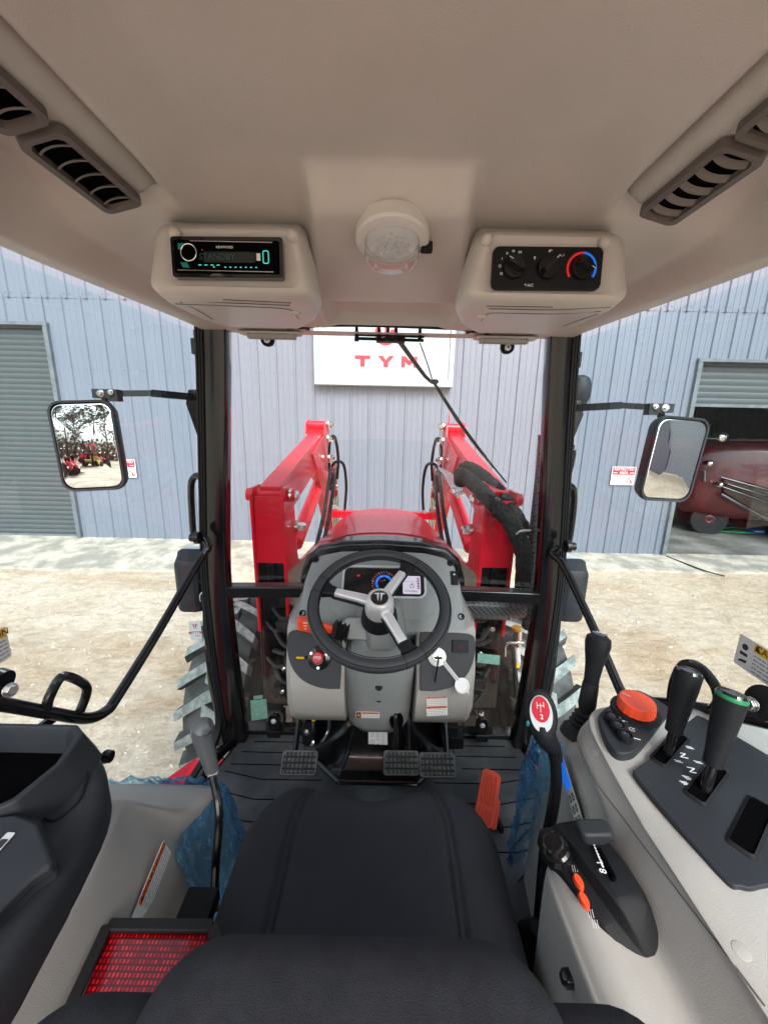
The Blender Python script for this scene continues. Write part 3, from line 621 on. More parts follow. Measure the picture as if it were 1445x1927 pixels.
def forklift(loc):
    t=empty('forklift',loc,'yellow forklift with red overhead guard parked in the yard','forklift'); T=Matrix.Translation(Vector(loc)); fy=mat('forklift_yellow',(.62,.48,.14),.5)
    g=G(fy); g.loft([[(x,y,z) for y,z in ((-.55,.3),(-.55,1.1),(-.4,1.25),(.4,1.25),(.55,1.1),(.55,.3))] for x in (-.9,-.2)],M=T); g.box(T@Vector((.3,0,.5)),(1.1,1.1,.4)); g.done('body',t,bevel=.05)
    g=G(redp)
    for x in (-.6,.75):
        for y in (-.5,.5): g.tube([T@Vector((x,y,.7)),T@Vector((x*.85,y,2.3))],.04,6,k=1)
    for i in range(7): g.box(T@Vector((-.5+i*.19,0,2.32)),(.04,1.1,.05))
    for y in (-.5,.5): g.box(T@Vector((.08,y,2.3)),(1.3,.06,.07))
    g.done('overhead_guard',t)
    g=G(dark); g.box(T@Vector((-.1,0,1.2)),(.5,.5,.1)); g.box(T@Vector((-.35,0,1.45)),(.1,.5,.5)); g.done('seat',t,bevel=.03)
    g=G(dark)
    for y in (-.35,.35): g.box(T@Vector((1.0,y,1.4)),(.14,.09,2.7)); g.box(T@Vector((1.55,y*.8,.12)),(1.1,.12,.05))
    for z in (.4,1.3,2.6): g.box(T@Vector((1.0,0,z)),(.1,.7,.1))
    g.done('mast',t)
    for x,r in ((-.5,.28),(.6,.36)):
        for y in (-1,1): wheel_g(T@Matrix.Translation((x,y*.52,r))@Matrix.Rotation(R(90*y),4,'X'),r,.22,fy).done('wheel',t)
    t.rotation_euler.z=R(100)
forklift((-7.6,-17.5,GZ))
g=G(trimm); g.tube([(-13.5,-27,GZ),(-13.5,-27,4.5)],.09,8); g.tube([(-13.5,-27,4.4),(-12.9,-26.6,5.0)],.05,6); g.box((-12.8,-26.5,5.05),(.5,.25,.12)); tag(g.done('light_pole'),'tall pale light pole at the back of the yard','light pole')

# loose stones over the dirt
peb = mat('pale_stones', (.55,.50,.43), .9, var=.5, vscale=3, var2=(.62,.58,.52))
g = G(peb); rnd = random.Random(4)
for i in range(5200):
    y = rnd.uniform(.2,5.3); x = rnd.uniform(-7,7)*(.35+.65*y/5.3)
    if abs(x)<.5 and y<2.5: continue
    s = rnd.uniform(.004,.014)*(2.0 if rnd.random()<.04 else 1); z=GZ-.03+sm(5.2,4.2,y)*(.05*noise.noise(Vector((x*.5,y*.6,0))) + .035*noise.noise(Vector((x*1.9+y*.6,y*3.1,3))) + .02*noise.noise(Vector((x*5,y*9,7))))
    a_=rnd.uniform(0,6.28); ca,sa=math.cos(a_)*s,math.sin(a_)*s; k1=rnd.uniform(.6,1); 
    g.add([(x+ca,y+sa,z),(x-sa*k1,y+ca*k1,z),(x-ca,y-sa,z),(x+sa*k1,y-ca*k1,z),(x+ca*.2,y,z+s*rnd.uniform(.5,.9))],[(0,1,4),(1,2,4),(2,3,4),(3,0,4)])
tag(g.done('loose_stones', smooth=False), kind='stuff', label='small pale stones scattered over the sandy yard', cat='stones')
# ============================================================ THE TRACTOR (camera sits behind its seat)
TR = empty('tractor', (0, 1.2, GZ), 'red tractor with front loader, seen from behind the black seat inside its cab', 'tractor')
def part(name, label=None):      # a named part that only gathers pieces
    o = bpy.data.objects.new(name, None); o.empty_display_size=.05; _link(o, TR, Vector((0,1.0,-.6)))
    if label: o['label']=label
    return o
FLZ = -1.25
# ---------------------------------------------------------- headliner
def hz(x, y):
    ax = abs(x)
    z = .36
    z -= .030*sm(.24,.35,ax)                                   # soft fall towards the ridge
    side = sm(.335,.352,ax)*(1-sm(.66,.735,y))                  # the side channel behind the front lip
    boss = sm(.345,.36,ax)*(1-sm(.425,.445,ax))*(1-sm(.655,.675,y))
    z += side*(.030) ; z -= boss*side*(.033+.018*sm(.34,.43,ax))
    fr_ = .325 + (.275-.325)*sm(.70,1.30,y)                    # front part slopes down to the windscreen
    z = z*(1-sm(.60,.80,y)) + fr_*sm(.60,.80,y) if ax < .34 else z*(1-sm(.62,.76,y)) + (fr_-.02*sm(.42,.55,ax))*sm(.62,.76,y)
    # lamp boss in the middle
    bx = 1-sm(.106+.20*(y-.63),.128+.20*(y-.63),ax); by = sm(.628,.668,y)*(1-sm(.93,.99,y))
    z -= .046*bx*by
    z += .035*(1-sm(.14,.19,ax))*sm(.95,1.02,y)*(1-sm(1.20,1.26,y))
    # outer lip
    xe = .60 - .06*sm(.6,1.3,y)
    z += (.262-z)*sm(xe-.07,xe-.015,ax)
    z += (.268-z)*sm(1.22,1.29,y)
    return z
xs_ = [-.62+.0080*i for i in range(156)]; ys_ = [-.45+.02*i for i in range(50)]+[.55+.0080*i for i in range(96)]
def hp(x, y):
    xe = (.615-.065*sm(.6,1.25,y))/.615; X = x*xe
    yf = y
    if y > 1.0: yf = 1.0+(y-1.0)*(1-.06*(abs(x)/.6)**4*1.2)
    return Vector((X, yf, hz(X, yf)))
g = G(liner)
rows = [[hp(x,y) for x in xs_] for y in ys_]
rows.append([p+Vector((0,.006,.012)) for p in rows[-1]]); rows.append([p+Vector((0,.02,.10)) for p in rows[-1]])
for r_ in rows:
    r_.insert(0, r_[0]+Vector((-.006,0,.012))); r_.insert(0, r_[0]+Vector((-.03,0,.10))); r_.append(r_[-1]+Vector((.006,0,.012))); r_.append(r_[-1]+Vector((.03,0,.10)))
g.loft(rows, closed=False)
def _keep(f):
    q=sum((g.v[i] for i in f),Vector())/len(f); return not (abs(q.x)<.285-.04*sm(1.24,1.26,q.y) and ((1.236<q.y<1.262 and q.z<.34) or (q.y>1.25 and q.z>.286)))
kf=[_keep(f) for f in g.f]; g.f=[f for f,k_ in zip(g.f,kf) if k_]; g.m=[m_ for m_,k_ in zip(g.m,kf) if k_]
HL = g.done('headliner', TR, ang=70)
g = G(redp); g.prism(rrect(1.42,2.2,.18), Matrix.Translation((0,.36,.40)), .12, scale=.93); g.done('roof', TR, bevel=.03, seg=3)

# windscreen-head rail with slot, vents
g = G(liner)
g.prism(rrect(.19,.050,.01), Matrix.Translation((-.36,1.268,.2585)), .006); g.done('header_trim', TR, bevel=.004)
g = G(liner); g.prism(rrect(.19,.050,.01), Matrix.Translation((.36,1.268,.2585)), .006)
hr = g.done('header_trim', TR, bevel=.004)
def louvre(parent, M, w, h, n, frame_w=.016, depth=.02, curved=False, fm=None):
    """vent: raised frame ring, black sheet painting the shaded well, separate blades"""
    g = G(fm or ventm)
    o = rrect(w,h,min(.012,h*.3),5); i = rrect(w-2*frame_w,h-2*frame_w,min(.009,h*.25),5); N=len(o)
    zt = .010; depth = -.0015
    g.add([(a,b,0) for a,b in o]+[(a*.985,b*.97,zt) for a,b in o]+[(a*1.03,b*1.05,zt) for a,b in i]+[(a,b,-depth) for a,b in i], [(k,(k+1)%N,N+(k+1)%N,N+k) for k in range(N)]+[(N+k,N+(k+1)%N,2*N+(k+1)%N,2*N+k) for k in range(N)]+[(2*N+k,2*N+(k+1)%N,3*N+(k+1)%N,3*N+k) for k in range(N)], M)
    g.mat(black).prism(i, M, .001, z0=-depth)  # flat black sheet stands in for the shade inside the vent
    v = g.done('air_vent', parent)
    g = G(fm or mat('vent_blade',(.16,.14,.13),.5) if 'vent_blade' not in MATS else MATS['vent_blade'])
    for k in range(n):
        x = (k-(n-1)/2)*(w-2*frame_w)/n
        hh=(h-2*frame_w)/2
        pts=[Vector((x+.006*(1-(q/4)**2)-.003, hh*q/4, .0080)) for q in range(-4,5)]
        pts2=[p+Vector((-.005,0,-.008)) for p in pts]; pts3=[p+Vector((.0035,0,0)) for p in pts]
        g.loft([pts3,pts,pts2],closed=False,M=M)
    return v, g
for s_ in (-1,1):
    for yc in (.585,.425,.265):
        zc_ = hz(.397,.5); M = fr((s_*.397,yc,zc_-.002),(0,s_,0),(s_*.97,0,-.24))
        v, gg = louvre(HL, M, .152, .060, 5, .010)
        gg.done('louvre_blades', HL)
for s_ in (-1,1):
    M = fr((s_*.355,1.272,.2595),(s_*-1,0,0) if s_<0 else (1,0,0),(0,-s_*-1 if s_<0 else -1,0))
    M = Matrix(((1,0,0,s_*.355),(0,-1,0,1.268),(0,0,-1,.2572),(0,0,0,1)))
    v, gg = louvre(hr, M, .15, .030, 6, .006, .012, fm=beige); gg.done('louvre_blades', hr)

# ---------------------------------------------------------- overhead pods
def pod(s_, name, label):
    """box hanging under the front of the headliner; s_=-1 radio side, +1 climate side"""
    g = G(liner); rings=[]
    def ring(y, x0, x1, zt, zb, r=.022):
        w=abs(x1-x0); pts=rrect(w, zt-zb, r, 5, (x0+x1)/2, (zt+zb)/2)
        xm_=(x0+x1)/2; return [(s_*(xm_+(a-xm_)*(1-.13*sm(zb,.30,b))), y, b) for a,b in pts]
    rings=[ring(.686,.150,.352,.286,.214,.012), ring(.682,.142,.360,.290,.209,.015), ring(.685,.132,.378,.295,.204,.018), ring(.694,.125,.390,.300,.200,.02), ring(.740,.120,.398,.325,.198,.022),
           ring(.80,.124,.410,.34,.205,.022), ring(.95,.160,.435,.34,.222,.022), ring(1.10,.215,.45,.34,.243,.02), ring(1.20,.25,.45,.34,.262,.015)]
    g.loft(rings); po = g.done(name, TR, ang=50, label=label)
    # seam of the lower hatch and a finger nub
    g = G(ventm)
    sm_=[(.19,.735),(.39,.735)]
    LN=([(300,556),(420,563),(548,569)],[(312,563),(430,569),(545,574)],[(330,571),(440,575),(535,580),(552,588),(562,600)],[(340,567),(372,583),(400,600)]) if s_<0 else ([(915,575),(1040,577),(1165,570)],[(920,580),(1040,582),(1150,577)],[(905,604),(915,592),(932,588),(1040,590),(1130,585)],[(1125,590),(1090,602),(1060,613)])
    for ln in LN:
        hs_=[hit(name,px,py,.0003) for px,py in ln]; q=[h[0] for h in hs_ if h]
        if len(q)>1: g.tube(q,.0010,5,k=3)
    g.done('hatch_seam', po)
    g = G(liner); g.ball((s_*.178,.80,.205),.010,8,(1.3,1,.6)); g.done('latch', po)
    for x,z in ((.152,.283),(.335,.283)):
        g = G(liner); g.ball((s_*x,.681,z),.0095,8); g.done('screw', po)
    return po
RP = pod(-1, 'radio_pod', 'overhead pod holding the car radio'); CP = pod(1, 'climate_pod', 'overhead pod holding the climate dials')
g = G(liner)
for s_ in (-1,1): g.ball((s_*.435,.83,.262),.011,8)
g.done('trim_plugs', HL)

# radio: faces the driver
RM = fr((-.253,.680,.2475),(1,0,.01),(0,.06,1)) @ Matrix.Scale(.95,4)
radio = G(bglass); radio.prism(rrect(.184,.062,.005), RM, .012, z0=-.004); radio.mat(black).prism(rrect(.172,.05,.003), RM, .001, z0=.0082)
RAD = radio.done('radio', TR, bevel=.0015)
g = G(chrome); 
for yy,w0,w1 in ((.0225,-.055,.072),(-.0215,-.078,.072)): g.box(RM @ Vector(((w0+w1)/2,yy,.0095)), (w1-w0,.0016,.0012))
g.done('trim_strip', RAD)
g = G(black); g.lathe([(.0135,0),(.0125,.008),(.0001,.008)], RM @ Matrix.Translation((-.059,.003,.009)), 28); g.mat(chrome).lathe([(.0126,.0078),(.0134,.0082),(.0126,.0086),(.0118,.0082),(.0126,.0078)], RM @ Matrix.Translation((-.059,.003,.009)), 28); g.done('volume_knob', RAD)
g = G(teal); g.prism([(-.079,.010),(-.079,.0195),(-.066,.0195),(-.066,.015),(-.071,.010)], RM, .001, .0092); g.prism([(-.073,-.017),(-.077,-.009),(-.066,-.009),(-.062,-.017)], RM, .001, .0092)
g.mat(tealon)
o=rrect(.010,.020,.003,3,.064,.0); i=rrect(.0075,.0175,.002,3,.064,.0); N=len(o)
g.add([(a,b,.0100) for a,b in o]+[(a,b,.0100) for a,b in i],[(k,(k+1)%N,N+(k+1)%N,N+k) for k in range(N)],RM)
for k in range(8): g.prism(rrect(.0030,.0012,.0004,1,-.012+.0085*k-(.0 if k else .01),-.0155), RM, .0005, .0092)
for k in range(4): g.prism(rrect(.0050,.0010,.0004,1,-.045+.010*k,-.0125), RM, .0005, .0092)
g.done('key_lights', RAD)
g = G(mat('lcd_dark',(.02,.023,.024),.2)); g.prism(rrect(.085,.0165,.002,3,.004,-.0005), RM, .0006, .0092); g.mat(lcdtxt).text('STANDBY', RM @ Matrix.Translation((-.016,-.0005,.0100)), .0135, z=0)
g.mat(paper).text('KENWOOD', RM @ Matrix.Translation((-.003,.0145,.0094)), .0052, z=0); g.box(RM @ Vector((.052,-.0,.0098)), (.006,.001,.010)); g.mat(redpr).prism(circ(.001,8,-.040,.010), RM, .0004, .0093); g.mat(ventm).prism([(-.03,-.029),(-.025,-.0255),(-.012,-.0255),(-.007,-.029)], RM, .001, .0085)
g.done('display', RAD)

# climate controls
CM = fr((.249,.680,.2435),(1,0,.01),(0,.06,1))
g = G(dark); CM = CM @ Matrix.Scale(.97,4); g.prism(rrect(.178,.064,.010), CM, .008, z0=-.004); CC = g.done('climate_panel', TR, bevel=.0015, label='black panel with three round dials')
g = G(print_w)
def arc(g, cx, cy, r, a0, a1, w, M, z, n=14):
    o=[(cx+r*math.cos(R(a0+(a1-a0)*k/n)),cy+r*math.sin(R(a0+(a1-a0)*k/n)),z) for k in range(n+1)]; i=[(cx+(r-w)*math.cos(R(a0+(a1-a0)*k/n)),cy+(r-w)*math.sin(R(a0+(a1-a0)*k/n)),z) for k in range(n+1)]
    g.add(o+i,[(k,k+1,n+2+k,n+1+k) for k in range(n)],M)
for k,a in enumerate((210,180,150,122,95,68)):
    x=-.055+.0225*math.cos(R(a)); y=.002+.0225*math.sin(R(a))
    if k==1: arc(g,x,y,.0022,0,360,.0006,CM,.0046)
    elif k==0:
        for q in range(3): g.box(CM@Vector((x,y-.0015+.0015*q,.0046)),(.004,.0001,.0006))
    else:
        for q in range(k-1): g.prism(rrect(.0010,.0035,.0003,1,x-.0012*(k-2)/2+.0014*q,y), CM, .0002, .0044)
g.prism([(-.024,.0165),(-.020,.0165),(-.022,.011)], CM, .0002,.0044); arc(g,.003,.024,.0035,20,200,.0007,CM,.0046); arc(g,.022,.020,.0030,200,380,.0007,CM,.0046); g.prism([(.0,.026),(.004,.026),(.002,.023)],CM,.0002,.0044)
g.text('A/C', CM @ Matrix.Translation((-.026,-.0265,.0046)), .0062, z=0); g.text('*', CM @ Matrix.Translation((-.034,-.027,.0046)), .008, z=0)
g.done('dial_markings', CC)
g = G(redpr); arc(g,.055,0,.0245,85,215,.0035,CM,.0047); g.mat(blue); arc(g,.055,0,.0245,85,-35,.0035,CM,.0047); g.done('temperature_scale', CC)
for cx,rot in ((-.055,-30),(0,45),(.055,-35)):
    g = G(gblack); Mk = CM @ Matrix.Translation((cx,0,.004)); g.lathe([(.0185,0),(.0165,.007),(.0001,.007)], Mk, 30)
    Mr = Mk @ Matrix.Rotation(R(rot),4,'Z'); g.prism(rrect(.034,.010,.004,3), Mr, .017, z0=.004, scale=.85); g.mat(print_w).prism(rrect(.007,.0012,.0003,1,.012 if rot<0 and cx>0 else -.012 if cx<0 else .012,.0), Mr, .0004, .0212); g.done('dial', CC, bevel=.0008)

# ceiling lamp
LM = fr((.004,.700,.318),(1,0,0),(0,-.94,.34)); 
LM = Matrix.Translation((.004,.700,.2895)) @ Matrix.Rotation(R(180-13),4,'X') @ Matrix.Scale(.97,4)
g = G(mat('lamp_ring',(.62,.60,.58),.35)); g.lathe([(.061,-.016),(.061,.003),(.058,.007),(.050,.009),(.046,.009),(.044,.004)], LM, 40); g.mat(dark).prism(rrect(.02,.014,.003,3,.058,-.01), LM, .012); DL = g.done('dome_lamp', TR)
g = G(lensg); g.lathe([(.046,.006),(.0460,.012),(.0445,.013),(.0455,.014),(.0455,.026),(.043,.033),(.036,.037),(.0001,.039)], LM, 40); g.done('lens', DL)
g = G(white); g.lathe([(.043,.006),(.020,.009),(.0001,.010)], LM, 30)
for k in range(26): 
    a=k*2.4; r=.006*math.sqrt(k+.5); g.mat(silver).ball(LM@Vector((r*math.cos(a),r*math.sin(a),.012)),.0022,5)
g.done('reflector_dish', DL)

# ---------------------------------------------------------- pillars and frame
PX = [(408,620),(410,800),(411,1000),(415,1110),(430,1250),(452,1402)]; PYd = [1.27,1.31,1.34,1.34,1.33,1.305]
pil = [P(px,py,Y=y) for (px,py),y in zip(PX,PYd)]
pil.insert(0, pil[0]+Vector((.01,-.03,.09)))
def side(pts, s_): return [Vector((p[0]*(1 if s_<0 else -1), p[1], p[2])) for p in pts]
def prof(a0,a1,b0,b1,r=.006): 
    w=a1-a0; h=b1-b0; return rrect(w,h,r,2,(a0+a1)/2,(b0+b1)/2)
PILM = []
for s_ in (-1,1):
    q = side(pil, s_)
    g = G(gblack); g.sweep(q, prof(-.034,.036,-.03,.03,.008) , up=(0,1,0), k=4); pl = g.done('front_pillar', TR); PILM.append(pl)
    g = G(rubber)                          # ridged rubber seal on the door side
    for k in range(3):
        off = (.034+.007*k); q2=[p+Vector((s_*off,-.022-.003*k,0)) for p in q]; g.sweep(q2, prof(-.0035,.0035,-.012,.012,.002), up=(0,1,0), k=4)
    g.sweep([p+Vector((s_*.042,0,0)) for p in q], prof(-.012,.012,-.012,.02,.002), up=(0,1,0), k=4)
    g.done('door_seal', pl)
g = G(gblack)
zc=-.622
for s_ in (-1,1): g = G(gblack); g.bar((s_*.60,1.335,zc),(s_*.24,1.355,zc),.045,.050); g.done('cross_bar', TR, bevel=.006)
# windscreen: upper pane and two lower panes
def glass_sheet(name, pts_rows, m, label=None):
    g = G(m); g.loft([[Vector(p) for p in r_] for r_ in pts_rows], closed=False); return g.done(name, TR, label=label)
upr=[]
for z,y,w in ((.30,1.285,.50),(.0,1.33,.57),(-.3,1.36,.585),(-.60,1.362,.58)):
    upr.append([(x*w, y+.035*(1-x*x), z) for x in [-1+.1*k for k in range(21)]])
WS = glass_sheet('windscreen', upr, wglass, 'curved upper windscreen')
for s_ in (-1,1):
    glass_sheet('lower_pane', [[(s_*.605,1.335,-.65),(s_*.25,1.37,-.65)],[(s_*.60,1.33,-.95),(s_*.25,1.36,-.95)],[(s_*.56,1.31,-1.235),(s_*.25,1.345,-1.235)]], wglass)
# black gasket line and wiper motor at the windscreen head
g = G(rubber); g.tube([P(540,617,Y=1.25),P(640,612,Y=1.26),P(800,616,Y=1.26),P(895,622,Y=1.26),P(925,634,Y=1.26)], .004, 6); g.tube([P(925,634,Y=1.27),P(1000,634,Y=1.27)], .003, 6, k=1); g.done('glass_gasket', TR)
g = G(dark)
a=P(668,628,Y=1.29); b=P(798,632,Y=1.29); g.tube([a,b],.0065,10,k=1); g.tube([a+Vector((0,.01,-.011)),b+Vector((0,.01,-.011))],.005,8,k=1)
for px in (671,713,730,745,790): c=P(px,630,Y=1.285); g.tube([c+Vector((0,0,.03)),c+Vector((0,0,-.018))],[.004,.0075,.005],8)
g.box(P(735,640,Y=1.30),(.09,.03,.012)); WB = g.done('wiper_bracket', TR, bevel=.001)
g = G(gblack); w0=P(750,640,Y=1.335)
g.tube([w0, P(800,708,Y=1.40), P(818,722,Y=1.41)], [.008,.0065,.005], 8, k=2); g.tube([P(790,645,Y=1.35),P(806,690,Y=1.39),P(815,722,Y=1.41)],.0022,6)
g.tube([P(815,718,Y=1.41),P(860,790,Y=1.42),P(905,850,Y=1.415),P(953,908,Y=1.41)], [.0045,.0055,.0055,.0025], 6, k=2)
g.tube([P(818,720,Y=1.405),P(870,800,Y=1.412),P(915,860,Y=1.408)], .003, 6, k=2); g.ball(P(818,718,Y=1.405),.011,8,(1.3,.6,.8)); g.done('wiper', TR)
for px,py in ((505,641),(953,655)):
    g = G(dark); c=P(px,py,Y=1.30); M=fr(c,(1,0,0),(0,0,1)); g.prism(rrect(.042,.060,.019,6,0,.012), M, .012); g.mat(silver).lathe([(.010,.012),(.010,.016),(.006,.018),(.0001,.018)], M, 20); g.mat(dark).lathe([(.0045,.0182),(.0001,.0183)],M,6); g.done('glass_clamp', TR, bevel=.001)
for px,py in ((517,1352),(906,1360)):
    g = G(gblack); c=P(px,py,Y=1.295); M=fr(c,(1,0,0),(0,0,1)); g.prism(rrect(.046,.066,.021,6,0,-.006), M, .014); g.mat(silver).lathe([(.010,.014),(.010,.019),(.006,.022),(.0001,.022)], M, 16); g.mat(gblack).box(c+Vector((0,-.01,-.055)),(.05,.03,.03)); g.done('glass_clamp', TR, bevel=.0015)
for (pts) in ([(476,1322),(502,1320),(504,1354),(478,1358)],[(482,1316),(494,1315),(495,1323),(483,1324)]):
    pass
def card(name, corners, m, t=.0015, parent=TR, extra=None):
    a,b,c,d=[Vector(q) for q in corners]; n_=(b-a).cross(d-a).normalized()*t; g=G(m); g.add([a,b,c,d,a+n_,b+n_,c+n_,d+n_],[(0,1,2,3),(4,7,6,5),(0,4,5,1),(1,5,6,2),(2,6,7,3),(3,7,4,0)]); return g
g = card('x',[P(471,1319,Y=1.315),P(501,1316,Y=1.315),P(504,1352,Y=1.31),P(473,1357,Y=1.31)],gtag); g.add(card('x',[P(477,1317,Y=1.315),P(494,1315,Y=1.315),P(495,1308,Y=1.315),P(477,1310,Y=1.315)],gtag).v,[(0,1,2,3)]); g.done('glass_tag', TR, label='green tag on the left lower pane')
g = card('x',[P(899,1230,Y=1.325),P(941,1234,Y=1.325),P(940,1252,Y=1.32),P(898,1247,Y=1.32)],gtag); g.done('glass_tag', TR, label='green tag on the right lower pane')

# ---------------------------------------------------------- doors
MIRLAB = ('left','right')
def decal(g, M, w, h, head, hcol, lines=5, side_box=0, mir=False, hs_=.30):
    """warning sticker drawn as thin layers in one piece"""
    g.mat(paper).prism(rrect(w,h,min(w,h)*.06,3), M, .0006)
    sb=side_box*w
    hx=sb/2; hw=w-sb
    g.mat(hcol).prism(rrect(hw*.97,h*hs_*.9,.0005,1,hx,h/2-h*hs_/2-h*.02), M, .0002, .0007)
    g.mat(ink).text(head, M @ Matrix.Translation((hx+hw*.04,h/2-h*hs_/2-h*.02,.001)), h*hs_*.95 if len(head)<8 else min(h*hs_*.95, hw/len(head)*1.45), z=0)
    tx=hx-hw*.40; ty=h/2-h*hs_/2-h*.02; g.prism([(tx-h*.09,ty-h*.08),(tx+h*.09,ty-h*.08),(tx,ty+h*.09)],M,.0002,.0009)
    g.mat(finep); rnd=random.Random(int(w*1e5))
    for k in range(lines):
        y=h/2-h*hs_-h*.05-(k+.5)*(h*(1-hs_-.08))/lines; x=-w/2+sb+hw*.05
        while x < w/2-hw*.08:
            l=hw*rnd.uniform(.05,.15); l=min(l,w/2-hw*.05-x); g.prism([(x,y-h*.018),(x+l,y-h*.018),(x+l,y+h*.018),(x,y+h*.018)],M,.0001,.0007); x+=l+hw*.025
    if sb:
        g.mat(ink); cx=-w/2+sb/2; g.prism(circ(h*.10,12,cx,h*.18),M,.0002,.0007); g.prism(rrect(sb*.5,h*.1,.001,2,cx,-h*.05),M,.0002,.0007); g.prism([(cx-sb*.3,-h*.35),(cx+sb*.25,-h*.3),(cx+sb*.3,-h*.2),(cx-sb*.1,-h*.24)],M,.0002,.0007)
    return g
def door(s_):
    D = part('door', 'glazed %s door' % MIRLAB[0 if s_<0 else 1])
    q = side(pil, s_)
    rows=[]
    for z in (.27,.1,-.1,-.4,-.7,-.95,-1.15):
        r_=[]
        for k in range(15):
            t=k/14; y=1.30*(1-t)-.25*t
            xf = .60+.05*math.sin(min(1,max(0,(.3-z)/1.5))*math.pi)
            x = xf + .10*math.sin(t*math.pi*.6)+.03*t
            r_.append((s_*x, y, z))
        rows.append(r_)
    g = G(dglass); g.loft(rows, closed=False); g.done('door_glass', D)
    # lower frame of the door
    g = G(rubber); g.sweep([(s_*.655,1.315,-.64),(s_*.660,1.31,-.95),(s_*.63,1.27,-1.18),(s_*.665,1.13,-1.255),(s_*.70,.9,-1.27),(s_*.72,.4,-1.27)], prof(-.012,.012,-.012,.012,.003), k=6); g.done('door_frame', D)
    # grab rail running back from the pillar
    g = G(gblack)
    if s_<0: r0=[P(385,1012,Y=1.27),P(392,1030,X=-.600),P(372,1060,X=-.622),P(300,1185,X=-.640),P(222,1310,X=-.655),P(200,1338,X=-.658),P(165,1352,X=-.66),P(100,1343,X=-.665),P(0,1325,X=-.675),P(-120,1310,X=-.68)]
    else:    r0=[P(1052,1030,Y=1.28),P(1040,1042,X=.598),P(1062,1068,X=.615),P(1118,1185,X=.632),P(1170,1305,X=.645),P(1190,1325,X=.65),P(1230,1322,X=.66),P(1310,1332,X=.665),P(1445,1360,X=.68),P(1560,1390,X=.69)]
    g.tube(r0, .0125, 12, k=6)
    if s_<0: r1=[P(88,1335,X=-.66),P(92,1315,X=-.655),P(112,1278,X=-.65),P(130,1274,X=-.65),P(160,1290,X=-.65),P(162,1308,X=-.65),P(150,1340,X=-.655)]
    else:    r1=[P(1262,1330,X=.66),P(1268,1285,X=.655),P(1285,1252,X=.65),P(1315,1255,X=.65),P(1345,1290,X=.65),P(1352,1320,X=.655),P(1340,1336,X=.66)]
    g.tube(r1, .0095, 10, k=5)
    if s_<0: g.tube([P(110,1345,X=-.665),P(70,1375,X=-.70),P(40,1400,X=-.70)],.010,8,k=2)
    else: g.tube([P(1330,1338,X=.665),P(1345,1362,X=.70),P(1350,1400,X=.70)],.010,8,k=2)
    g.done('grab_rail', D)
    g = G(gblack)
    c = P(376,1012,Y=1.25) if s_<0 else P(1064,1028,Y=1.25)
    g.lathe([(.021,0),(.021,.015),(.014,.019),(.014,.032),(.0001,.033)], fr(c,(0,1,0),(0,0,1)) @ Matrix.Rotation(R(0 if s_>0 else 180),4,'X'), 20); g.done('rail_mount', D, bevel=.001)
    g = G(gblack)     # closing pull handle with rounded lock near the camera
    c = P(0,1295,X=-.66) if s_<0 else P(1432,1322,X=.66)
    g.lathe([(.030,0),(.030,.016),(.022,.02)], fr(c,(0,1,0),(0,0,1)) @ Matrix.Rotation(R(0 if s_>0 else 180)+R(20),4,'X'), 24)
    g.mat(chrome).hexbolt(c+Vector((-s_*.022,-.005,.0)),(-s_,-.3,.2),.009,.009); g.done('door_lock', D, bevel=.002)
    # outside grab handle
    g = G(gblack)
    if s_<0: h0=[P(378,898,Y=1.44),P(368,896,Y=1.45),P(360,912,Y=1.46),P(361,960,Y=1.46),P(366,1010,Y=1.45),P(384,1016,Y=1.43)]
    else:    h0=[P(1064,915,Y=1.44),P(1074,915,Y=1.45),P(1080,930,Y=1.46),P(1076,980,Y=1.46),P(1068,1025,Y=1.45),P(1056,1030,Y=1.43)]
    g.tube(h0,.013,10,k=4); g.done('outer_handle', TR)
    # square lamp on the outside of the pillar
    c = P(368,1092,Y=1.42) if s_<0 else P(1066,1110,Y=1.42)
    g = G(dark2)
    g.loft([[c+Vector((s_*a,y,b)) for a,b in rrect(w_,h_,.02,4)] for y,w_,h_ in ((-.075,.055,.17),(-.065,.085,.21),(-.01,.115,.245),(.0,.125,.255),(.012,.125,.255))]); g.mat(silver).loft([[c+Vector((s_*a,y,b)) for a,b in rrect(.12,.25,.02,4)] for y in (.012,.05)]); g.done('pillar_lamp', TR, bevel=.004)
    g = G(gblack); c2=c+Vector((-s_*.085,-.05,-.01)); g.box(c2,(.05,.05,.08)); g.box(c2+Vector((0,-.01,.045)),(.06,.07,.012)); g.box(c2+Vector((0,-.01,-.045)),(.06,.07,.012)); g.mat(chrome).hexbolt(c2+Vector((-s_*.0,-.046,.045)),(0,-1,0),.006,.006); g.tube([c2+Vector((-s_*.01,-.045,.02)),c2+Vector((s_*.015,-.055,0)),c2+Vector((s_*.02,-.05,-.03))],.004,6); g.done('hinge', D, bevel=.003)
    # upper hinge-side cube on pillar outside
    c = P(379,665,Y=1.36) if s_<0 else P(1074,690,Y=1.36)
    g = G(dark); g.box(c,(.022,.05,.14)); g.box(c+Vector((s_*.01,0,.02)),(.03,.04,.05)); g.done('upper_hinge', D, bevel=.004)
    # sticker on the rear part of the glass
    c = P(-42,1240,X=-.69) if s_<0 else P(1438,1252,X=.69)
    M = fr(c, (0,-s_*-1*1.0,0) if s_<0 else (0,-1,0), (0,0,1))
    M = fr(c,(0,1,0),(.0,0,1)) if s_<0 else fr(c,(0,-1,0),(.0,0,1))
    g = G(); decal(g, M, .11, .062, 'CAUTION', s_ye, 5, .28); g.done('caution_sticker', D, label='white and yellow caution sticker on the %s door' % MIRLAB[0 if s_<0 else 1])
    return D
DLf = door(-1); DRt = door(1)
